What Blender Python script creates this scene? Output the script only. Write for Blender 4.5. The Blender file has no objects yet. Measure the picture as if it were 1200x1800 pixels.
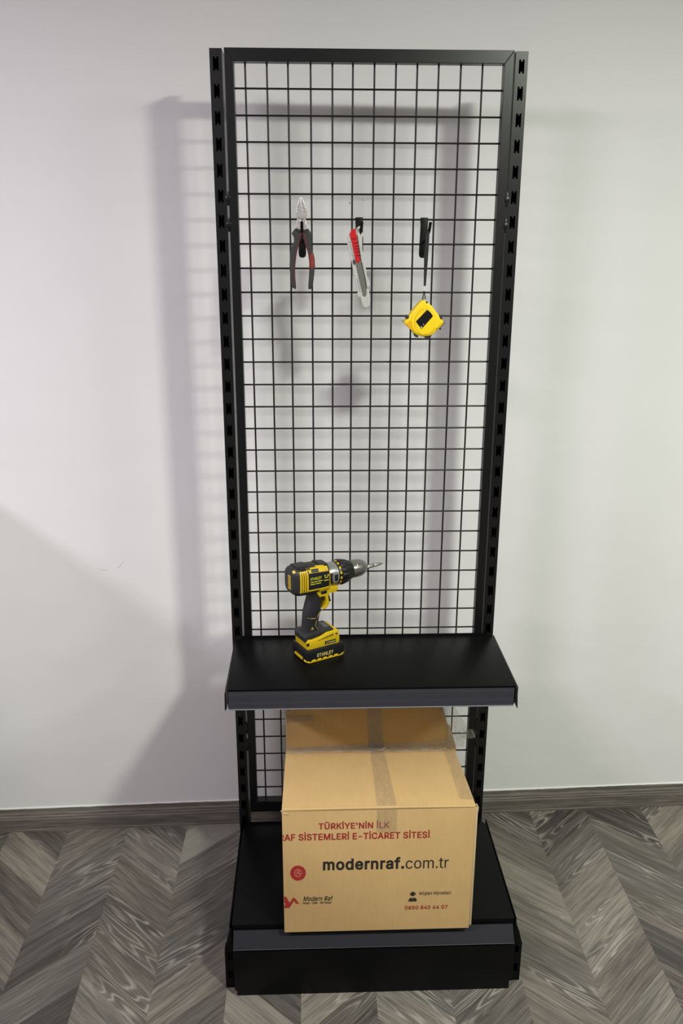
import bpy, bmesh, math, random
from mathutils import Vector, Matrix

S = bpy.context.scene
COL = S.collection

# ------------------------------------------------------------------ camera
cam_data = bpy.data.cameras.new('camera')
cam = bpy.data.objects.new('camera', cam_data)
COL.objects.link(cam)
cam_data.sensor_fit = 'VERTICAL'
cam_data.sensor_height = 36.0
cam_data.lens = 36.0 * 1485.1 / 1800.0
cam_data.clip_start = 0.02
PITCH, YAW, ROLL = 0.3038, 0.0354, 0.0026
cp, sp, cy, sy = math.cos(PITCH), math.sin(PITCH), math.cos(YAW), math.sin(YAW)
fw = Vector((sy * cp, cy * cp, -sp))
rt = Vector((cy, -sy, 0))
up = rt.cross(fw)
r2 = rt * math.cos(ROLL) + up * math.sin(ROLL)
u2 = up * math.cos(ROLL) - rt * math.sin(ROLL)
M = Matrix.Identity(4)
for i in range(3):
    M[i][0], M[i][1], M[i][2] = r2[i], u2[i], -fw[i]
M.translation = Vector((-0.1218, -1.8962, 1.6129))
cam.matrix_world = M
S.camera = cam

# ------------------------------------------------------------------ world and lights
W = bpy.data.worlds.new('room_fill')
S.world = W
W.use_nodes = True
bg = W.node_tree.nodes['Background']
bg.inputs['Color'].default_value = (1.0, 0.94, 0.97, 1)
bg.inputs['Strength'].default_value = 0.19


def lamp(name, loc, power, size, color):
    d = bpy.data.lights.new(name, 'AREA')
    d.shape = 'DISK'
    d.size = size
    d.energy = power
    d.color = color
    o = bpy.data.objects.new(name, d)
    COL.objects.link(o)
    o.location = loc            # area lamps shine straight down by default
    return o


lamp('ceiling_lamp', (0.866, -1.62, 2.49), 52, 0.24, (0.95, 1.0, 0.87))
lamp('ceiling_lamp', (-1.20, -1.65, 2.49), 33, 0.65, (0.955, 0.88, 1.0))
lamp('ceiling_lamp', (-2.80, -1.60, 2.49), 60, 0.40, (0.965, 0.885, 1.0))
lamp('ceiling_lamp', (2.40, -1.62, 2.49), 36, 0.70, (0.95, 1.0, 0.89))

S.view_settings.view_transform = 'Standard'
S.view_settings.look = 'None'
S.view_settings.gamma = 1
S.view_settings.use_curve_mapping = False
S.view_settings.exposure = 0.0


# ------------------------------------------------------------------ materials
def new_mat(name):
    m = bpy.data.materials.new(name)
    m.use_nodes = True
    nt = m.node_tree
    return m, nt, nt.nodes['Principled BSDF']


def nd(nt, kind, **kw):
    n = nt.nodes.new(kind)
    for k, v in kw.items():
        if k in n.inputs:
            n.inputs[k].default_value = v
        else:
            setattr(n, k, v)
    return n


def math_node(nt, op, a, b=None, c=None):
    n = nt.nodes.new('ShaderNodeMath')
    n.operation = op
    for i, v in enumerate((a, b, c)):
        if v is None:
            continue
        if isinstance(v, (int, float)):
            n.inputs[i].default_value = v
        else:
            nt.links.new(v, n.inputs[i])
    return n.outputs[0]


def mix_col(nt, f, a, b):
    n = nt.nodes.new('ShaderNodeMix')
    n.data_type = 'RGBA'
    for s, v in ((n.inputs[0], f), (n.inputs[6], a), (n.inputs[7], b)):
        if isinstance(v, (int, float)):
            s.default_value = v
        elif isinstance(v, tuple):
            s.default_value = v + (1,) if len(v) == 3 else v
        else:
            nt.links.new(v, s)
    return n.outputs[2]


def simple(name, color, rough=0.5, metal=0.0, noise=0.0, nscale=60.0, bump=0.0, spec=0.5):
    """plain paint / plastic / metal with a little procedural grain"""
    m, nt, b = new_mat(name)
    b.inputs['Base Color'].default_value = color + (1,)
    b.inputs['Roughness'].default_value = rough
    b.inputs['Metallic'].default_value = metal
    b.inputs['Specular IOR Level'].default_value = spec
    tc = nd(nt, 'ShaderNodeTexCoord')
    n = nd(nt, 'ShaderNodeTexNoise', Scale=nscale, Detail=3.0)
    nt.links.new(tc.outputs['Object'], n.inputs['Vector'])
    if noise:
        dark = tuple(c * (1 - noise) for c in color)
        lite = tuple(min(1, c * (1 + noise)) for c in color)
        nt.links.new(mix_col(nt, n.outputs['Fac'], dark, lite), b.inputs['Base Color'])
    if bump:
        bp = nd(nt, 'ShaderNodeBump', Strength=bump, Distance=0.002)
        nt.links.new(n.outputs['Fac'], bp.inputs['Height'])
        nt.links.new(bp.outputs['Normal'], b.inputs['Normal'])
    return m


BLACK = simple('black_powder_coat', (0.0036, 0.0037, 0.0041), 0.33, noise=0.15, nscale=1500, bump=0.01, spec=0.48)
KICK = simple('black_kick_paint', (0.0036, 0.0036, 0.0040), 0.40, noise=0.1, nscale=1500, bump=0.01, spec=0.12)
SHELF_BLACK = simple('black_shelf_paint', (0.0040, 0.0040, 0.0042), 0.34, noise=0.1, nscale=900, bump=0.02, spec=0.075)
WIRE_BLACK = simple('black_wire_coat', (0.007, 0.007, 0.0075), 0.45, noise=0.1, spec=0.35)
STRIP = simple('dark_grey_strip_plastic', (0.031, 0.032, 0.042), 0.40, noise=0.06, nscale=25, spec=0.5)
STRIP_SHADED = simple('dark_grey_strip_shaded', (0.018, 0.018, 0.023), 0.42, noise=0.06, nscale=25, spec=0.2)  # same plastic as the upper strip, its shading painted in as darker colour
STRIP_GLINT = simple('strip_edge_glint', (0.20, 0.20, 0.22), 0.3)  # lower edge of the strip, coloured pale to paint its glint line
HOOK_BLACK = simple('black_hook_steel', (0.006, 0.006, 0.006), 0.45, noise=0.1, spec=0.15)
CHROME = simple('worn_chrome', (0.66, 0.63, 0.62), 0.28, 0.6, noise=0.45, nscale=220, bump=0.5)
STEEL = simple('brushed_steel', (0.33, 0.315, 0.29), 0.30, 0.85, noise=0.1, nscale=150)
GRIP = simple('dark_grey_grip', (0.030, 0.031, 0.029), 0.55, noise=0.15)
GRIP_RED = simple('dark_red_grip', (0.11, 0.012, 0.014), 0.5, noise=0.1)
RED_CAP = simple('worn_red_plastic', (0.26, 0.035, 0.022), 0.4, noise=0.3, nscale=180)
KNIFE_GREY = simple('light_grey_zinc', (0.57, 0.57, 0.54), 0.45, 0.25, noise=0.2, nscale=200, bump=0.25)
KNIFE_RED = simple('bright_red_plastic', (0.60, 0.012, 0.018), 0.33, noise=0.15)
KNIFE_DARK = simple('dark_rail', (0.055, 0.055, 0.05), 0.5)
BLADE = simple('dull_blade', (0.22, 0.215, 0.185), 0.4, 0.5, noise=0.15, nscale=260)
YELLOW = simple('yellow_plastic', (0.94, 0.68, 0.006), 0.42, noise=0.06)
DRILL_YELLOW = simple('drill_yellow_plastic', (0.66, 0.45, 0.008), 0.4, noise=0.12, nscale=120)
ORANGE = simple('orange_plastic_edge', (0.80, 0.42, 0.004), 0.42, noise=0.06)
RUBBER = simple('charcoal_rubber', (0.022, 0.022, 0.023), 0.5, noise=0.2, nscale=140, bump=0.1)
DRILL_BLACK = simple('black_plastic', (0.010, 0.010, 0.011), 0.38, noise=0.15)
GEAR_GREY = simple('gear_case_silver', (0.30, 0.30, 0.29), 0.33, 0.4, noise=0.1)
WINDOW_BLACK = simple('black_window_label', (0.006, 0.006, 0.008), 0.25)
STRAP = simple('black_strap_webbing', (0.009, 0.009, 0.009), 0.7, noise=0.2, nscale=900)
STRING = simple('white_string', (0.7, 0.7, 0.68), 0.6)
INK_RED = simple('red_print', (0.36, 0.022, 0.018), 0.6, noise=0.12, nscale=300)
INK_BLACK = simple('black_print', (0.018, 0.017, 0.015), 0.6)
INK_PINK = simple('pale_red_print', (0.62, 0.24, 0.17), 0.6)
INK_GOLD = simple('pale_yellow_print', (0.72, 0.62, 0.22), 0.5)
INK_LIME = simple('yellow_green_print', (0.62, 0.58, 0.05), 0.5)
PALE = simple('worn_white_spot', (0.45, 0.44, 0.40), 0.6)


def wall_material():
    m, nt, b = new_mat('white_wall_paint')
    tc = nd(nt, 'ShaderNodeTexCoord')
    b.inputs['Roughness'].default_value = 0.55
    b.inputs['Specular IOR Level'].default_value = 0.3
    n1 = nd(nt, 'ShaderNodeTexNoise', Scale=2.2, Detail=3.0)
    n2 = nd(nt, 'ShaderNodeTexNoise', Scale=9.0, Detail=4.0)
    nt.links.new(tc.outputs['Object'], n1.inputs['Vector'])
    nt.links.new(tc.outputs['Object'], n2.inputs['Vector'])
    c = mix_col(nt, n1.outputs['Fac'], (0.80, 0.795, 0.79), (0.83, 0.825, 0.82))
    nt.links.new(c, b.inputs['Base Color'])
    h = math_node(nt, 'MULTIPLY_ADD', n1.outputs['Fac'], 2.0, n2.outputs['Fac'])
    bp = nd(nt, 'ShaderNodeBump', Strength=0.10, Distance=0.02)
    nt.links.new(h, bp.inputs['Height'])
    nt.links.new(bp.outputs['Normal'], b.inputs['Normal'])
    return m


def wood_material(name, lift=1.0, floor=True):
    """grey limed oak: u runs along the plank in metres, v across; 'tone' carries a random tone per plank"""
    m, nt, b = new_mat(name)
    uv = nd(nt, 'ShaderNodeUVMap', uv_map='grain')
    at = nd(nt, 'ShaderNodeAttribute', attribute_name='tone')
    sx = nd(nt, 'ShaderNodeSeparateXYZ')
    nt.links.new(uv.outputs[0], sx.inputs[0])
    sc = nd(nt, 'ShaderNodeSeparateColor')
    nt.links.new(at.outputs['Color'], sc.inputs[0])
    tone, rnd, rnd2 = sc.outputs[0], sc.outputs[1], sc.outputs[2]

    def coords(su, sv):
        cx = nd(nt, 'ShaderNodeCombineXYZ')
        nt.links.new(math_node(nt, 'MULTIPLY', sx.outputs[0], su), cx.inputs[0])
        nt.links.new(math_node(nt, 'MULTIPLY', sx.outputs[1], sv), cx.inputs[1])
        nt.links.new(math_node(nt, 'MULTIPLY', rnd, 37.0), cx.inputs[2])
        return cx.outputs[0]

    fine = nd(nt, 'ShaderNodeTexNoise', Scale=1.0, Detail=5.0, Roughness=0.65)
    nt.links.new(coords(11, 300), fine.inputs['Vector'])
    mid = nd(nt, 'ShaderNodeTexNoise', Scale=1.0, Detail=3.0, Distortion=0.6)
    nt.links.new(coords(3.2, 48), mid.inputs['Vector'])
    fig = nd(nt, 'ShaderNodeTexNoise', Scale=1.0, Detail=1.5, Roughness=0.4)
    nt.links.new(coords(2.6, 21), fig.inputs['Vector'])
    msk = nd(nt, 'ShaderNodeTexNoise', Scale=1.0, Detail=1.0)
    nt.links.new(coords(3.5, 9), msk.inputs['Vector'])
    # thin contour lines of a stretched noise field read as cathedral figure
    wob = math_node(nt, 'MULTIPLY_ADD', fine.outputs['Fac'], 0.035, fig.outputs['Fac'])
    sine = math_node(nt, 'SINE', math_node(nt, 'MULTIPLY', wob, 92.0))
    line = math_node(nt, 'POWER', math_node(nt, 'MULTIPLY_ADD', sine, 0.5, 0.5), 4.5)
    mk = nd(nt, 'ShaderNodeMapRange')
    nt.links.new(math_node(nt, 'ADD', msk.outputs['Fac'], math_node(nt, 'MULTIPLY', rnd2, 0.22)), mk.inputs[0])
    mk.inputs[1].default_value, mk.inputs[2].default_value = 0.60, 0.80
    line = math_node(nt, 'MULTIPLY', line, mk.outputs[0])
    if floor:
        line = math_node(nt, 'MULTIPLY', line, 0.62)
    else:
        line = math_node(nt, 'MULTIPLY', line, 0.12)
    g = math_node(nt, 'MULTIPLY_ADD', math_node(nt, 'SUBTRACT', fine.outputs['Fac'], 0.5), 1.5, 0.5)
    g = math_node(nt, 'ADD', g, math_node(nt, 'MULTIPLY', math_node(nt, 'SUBTRACT', mid.outputs['Fac'], 0.5), 1.0))
    g = math_node(nt, 'ADD', g, math_node(nt, 'MULTIPLY', math_node(nt, 'SUBTRACT', tone, 0.5), 0.9))
    ramp = nd(nt, 'ShaderNodeValToRGB')
    e = ramp.color_ramp.elements
    k = lift
    e[0].position, e[0].color = 0.0, (0.052 * k, 0.046 * k, 0.043 * k, 1)
    e[1].position, e[1].color = 1.0, (0.27 * k, 0.248 * k, 0.215 * k, 1)
    x = ramp.color_ramp.elements.new(0.5)
    x.color = (0.128 * k, 0.116 * k, 0.104 * k, 1)
    nt.links.new(g, ramp.inputs[0])
    tint = mix_col(nt, rnd, (0.93, 0.885, 0.835), (0.93, 0.955, 0.94))
    tinted = nd(nt, 'ShaderNodeMix')
    tinted.data_type, tinted.blend_type = 'RGBA', 'MULTIPLY'
    tinted.inputs[0].default_value = 1.0
    nt.links.new(ramp.outputs[0], tinted.inputs[6])
    nt.links.new(tint, tinted.inputs[7])
    c = mix_col(nt, line, tinted.outputs[2], (0.40 * k, 0.385 * k, 0.335 * k))
    nt.links.new(c, b.inputs['Base Color'])
    b.inputs['Roughness'].default_value = 0.5
    b.inputs['Specular IOR Level'].default_value = 0.35
    bp = nd(nt, 'ShaderNodeBump', Strength=0.15, Distance=0.001)
    nt.links.new(g, bp.inputs['Height'])
    nt.links.new(bp.outputs['Normal'], b.inputs['Normal'])
    return m


def cardboard_material():
    m, nt, b = new_mat('brown_cardboard')
    tc = nd(nt, 'ShaderNodeTexCoord')
    n = nd(nt, 'ShaderNodeTexNoise', Scale=14.0, Detail=6.0)
    nt.links.new(tc.outputs['Object'], n.inputs['Vector'])
    mp = nd(nt, 'ShaderNodeMapping')
    mp.inputs['Scale'].default_value = (260, 30, 30)
    nt.links.new(tc.outputs['Object'], mp.inputs['Vector'])
    n2 = nd(nt, 'ShaderNodeTexNoise', Scale=1.0, Detail=2.0)
    nt.links.new(mp.outputs[0], n2.inputs['Vector'])
    f = math_node(nt, 'MULTIPLY_ADD', n2.outputs['Fac'], 0.45, math_node(nt, 'MULTIPLY', n.outputs['Fac'], 0.55))
    c = mix_col(nt, f, (0.465, 0.303, 0.125), (0.585, 0.398, 0.176))
    nt.links.new(c, b.inputs['Base Color'])
    b.inputs['Roughness'].default_value = 0.72
    b.inputs['Specular IOR Level'].default_value = 0.25
    bp = nd(nt, 'ShaderNodeBump', Strength=0.12, Distance=0.002)
    nt.links.new(n2.outputs['Fac'], bp.inputs['Height'])
    nt.links.new(bp.outputs['Normal'], b.inputs['Normal'])
    return m


def tape_material(name, alpha, tint):
    m, nt, b = new_mat(name)
    tc = nd(nt, 'ShaderNodeTexCoord')
    mp = nd(nt, 'ShaderNodeMapping')
    mp.inputs['Scale'].default_value = (90, 30, 30)
    nt.links.new(tc.outputs['Object'], mp.inputs['Vector'])
    n = nd(nt, 'ShaderNodeTexNoise', Scale=1.0, Detail=4.0, Distortion=1.2)
    nt.links.new(mp.outputs[0], n.inputs['Vector'])
    b.inputs['Base Color'].default_value = tint + (1,)
    b.inputs['Roughness'].default_value = 0.22
    a = math_node(nt, 'MULTIPLY_ADD', n.outputs['Fac'], 0.24, alpha - 0.12)
    nt.links.new(a, b.inputs['Alpha'])
    bp = nd(nt, 'ShaderNodeBump', Strength=0.5, Distance=0.003)
    nt.links.new(n.outputs['Fac'], bp.inputs['Height'])
    nt.links.new(bp.outputs['Normal'], b.inputs['Normal'])
    return m


WALL = wall_material()
CEIL = simple('white_ceiling_paint', (0.72, 0.71, 0.70), 0.7)
FLOOR = wood_material('grey_limed_oak_chevron', 1.0, True)
SKIRT = wood_material('grey_oak_skirting', 1.25, False)
CARD = cardboard_material()
CARD_RAW = simple('cardboard_raw_edge', (0.56, 0.42, 0.24), 0.8, noise=0.15, nscale=200)
TAPE_CLEAR = tape_material('clear_packing_tape', 0.14, (0.44, 0.36, 0.25))
TAPE_GLARE = tape_material('packing_tape_glare', 0.26, (0.42, 0.38, 0.33))  # same clear tape on the rear face, with grey glare painted in
TAPE_FILM = tape_material('clear_plastic_film', 0.15, (0.55, 0.52, 0.46))


# ------------------------------------------------------------------ mesh helpers
def finish(me, smooth=True, angle=32):
    if smooth and len(me.polygons):
        me.polygons.foreach_set('use_smooth', [True] * len(me.polygons))
        me.set_sharp_from_angle(angle=math.radians(angle))
    me.update()


def obj(name, bm, mat, parent=None, loc=None, rot=None, smooth=True, angle=32):
    me = bpy.data.meshes.new(name)
    if isinstance(bm, bmesh.types.BMesh):
        bmesh.ops.recalc_face_normals(bm, faces=bm.faces)
        bm.to_mesh(me)
        bm.free()
    else:
        me = bm
        me.name = name
    me.materials.clear()
    for q in (mat if isinstance(mat, (list, tuple)) else [mat]):
        me.materials.append(q)
    finish(me, smooth, angle)
    o = bpy.data.objects.new(name, me)
    COL.objects.link(o)
    if parent:
        o.parent = parent
    if loc:
        o.location = loc
    if rot:
        o.rotation_euler = rot
    return o


def thing(name, label, cat, loc=(0, 0, 0), rotz=0.0, group=None):
    o = bpy.data.objects.new(name, None)
    COL.objects.link(o)
    o.empty_display_size = 0.05
    o.location = loc
    o.rotation_euler = (0, 0, rotz)
    o['label'] = label
    o['category'] = cat
    if group:
        o['group'] = group
    return o


def struct(name, bm, mat, **kw):
    o = obj(name, bm, mat, **kw)
    o['kind'] = 'structure'
    return o


def box(bm, x0, x1, y0, y1, z0, z1, bevel=0.0, seg=2, mi=0):
    t = bmesh.new()
    bmesh.ops.create_cube(t, size=1.0)
    for v in t.verts:
        v.co = Vector((x0 + (v.co.x + .5) * (x1 - x0), y0 + (v.co.y + .5) * (y1 - y0), z0 + (v.co.z + .5) * (z1 - z0)))
    if bevel:
        bmesh.ops.bevel(t, geom=list(t.edges), offset=bevel, segments=seg, affect='EDGES', profile=0.5)
    merge(bm, t, mi)
    return bm


def merge(bm, t, mi=0, mat=None):
    for f in t.faces:
        f.material_index = mi
    if mat is not None:
        bmesh.ops.transform(t, matrix=mat, verts=t.verts)
    me = bpy.data.meshes.new('tmp')
    bmesh.ops.recalc_face_normals(t, faces=t.faces)
    t.to_mesh(me)
    t.free()
    bm.from_mesh(me)
    bpy.data.meshes.remove(me)


def prism(bm, poly, axis, a, b, bevel=0.0, mi=0):
    """polygon in the plane across axis ('x': (y,z), 'y': (x,z), 'z': (x,y)), swept from a to b"""
    t = bmesh.new()

    def P(p, w):
        return {'x': (w, p[0], p[1]), 'y': (p[0], w, p[1]), 'z': (p[0], p[1], w)}[axis]
    va = [t.verts.new(P(p, a)) for p in poly]
    vb = [t.verts.new(P(p, b)) for p in poly]
    ca = t.faces.new(va)
    cb = t.faces.new(vb[::-1])
    n = len(poly)
    for i in range(n):
        t.faces.new((va[i], vb[i], vb[(i + 1) % n], va[(i + 1) % n]))
    es = set(ca.edges) | set(cb.edges)
    bmesh.ops.recalc_face_normals(t, faces=t.faces)
    if bevel:
        bmesh.ops.bevel(t, geom=list(es), offset=bevel, segments=2, affect='EDGES', profile=0.5, clamp_overlap=True)
    merge(bm, t, mi)
    return bm


def lathe(bm, prof, axis='x', center=(0, 0, 0), n=40, mi=0, mod=None):
    """profile [(w, r)...] turned about an axis through center"""
    t = bmesh.new()
    rings = []
    for w, r in prof:
        ring = []
        for k in range(n):
            a = 2 * math.pi * k / n
            rr = r if mod is None else mod(w, r, a)
            c, s = rr * math.cos(a), rr * math.sin(a)
            p = {'x': (w, c, s), 'y': (c, w, s), 'z': (c, s, w)}[axis]
            ring.append(t.verts.new(Vector(p) + Vector(center)))
        rings.append(ring)
    for i in range(len(rings) - 1):
        for k in range(n):
            t.faces.new((rings[i][k], rings[i][(k + 1) % n], rings[i + 1][(k + 1) % n], rings[i + 1][k]))
    t.faces.new(rings[0])
    t.faces.new(rings[-1][::-1])
    merge(bm, t, mi)
    return bm


def tube(bm, pts, r, n=10, mi=0, flat=None):
    """round rod through points; flat=(ru, rv) gives an elliptic section"""
    t = bmesh.new()
    pts = [Vector(p) for p in pts]
    rings = []
    up_ref = Vector((0, 0, 1))
    for i, p in enumerate(pts):
        d = (pts[min(i + 1, len(pts) - 1)] - pts[max(i - 1, 0)]).normalized()
        ref = up_ref if abs(d.dot(up_ref)) < 0.95 else Vector((1, 0, 0))
        u = d.cross(ref).normalized()
        v = d.cross(u).normalized()
        ru, rv = flat if flat else (r, r)
        rings.append([t.verts.new(p + u * ru * math.cos(2 * math.pi * k / n) + v * rv * math.sin(2 * math.pi * k / n)) for k in range(n)])
    for i in range(len(rings) - 1):
        for k in range(n):
            t.faces.new((rings[i][k], rings[i][(k + 1) % n], rings[i + 1][(k + 1) % n], rings[i + 1][k]))
    t.faces.new(rings[0])
    t.faces.new(rings[-1][::-1])
    merge(bm, t, mi)
    return bm


def curve_plate(polys, depth, bevel=0.0, cyclic_smooth=0):
    """flat outline(s) given in (x, z), holes allowed, with real thickness along y and a rounded edge"""
    cu = bpy.data.curves.new('tmp', 'CURVE')
    cu.dimensions = '2D'
    cu.fill_mode = 'BOTH'
    cu.extrude = max(depth / 2 - bevel, 0.00005)
    cu.bevel_depth = bevel
    cu.bevel_resolution = 2
    cu.offset = -bevel
    for poly in polys:
        pts = list(poly)
        for _ in range(cyclic_smooth):
            q = []
            for i in range(len(pts)):
                a, b = Vector(pts[i]), Vector(pts[(i + 1) % len(pts)])
                q += [tuple(a.lerp(b, 0.14)), tuple(a.lerp(b, 0.86))]
            pts = q
        sp_ = cu.splines.new('POLY')
        sp_.points.add(len(pts) - 1)
        for i, p in enumerate(pts):
            sp_.points[i].co = (p[0], p[1], 0, 1)
        sp_.use_cyclic_u = True
    me = to_mesh(cu)
    me.transform(Matrix(((1, 0, 0, 0), (0, 0, -1, 0), (0, 1, 0, 0), (0, 0, 0, 1))))   # z -> -y, y -> z
    return me


def to_mesh(cu):
    o = bpy.data.objects.new('tmp', cu)
    COL.objects.link(o)
    bpy.context.view_layer.update()
    dg = bpy.context.evaluated_depsgraph_get()
    me = bpy.data.meshes.new_from_object(o.evaluated_get(dg))
    bpy.data.objects.remove(o)
    bpy.data.curves.remove(cu)
    return me


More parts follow.
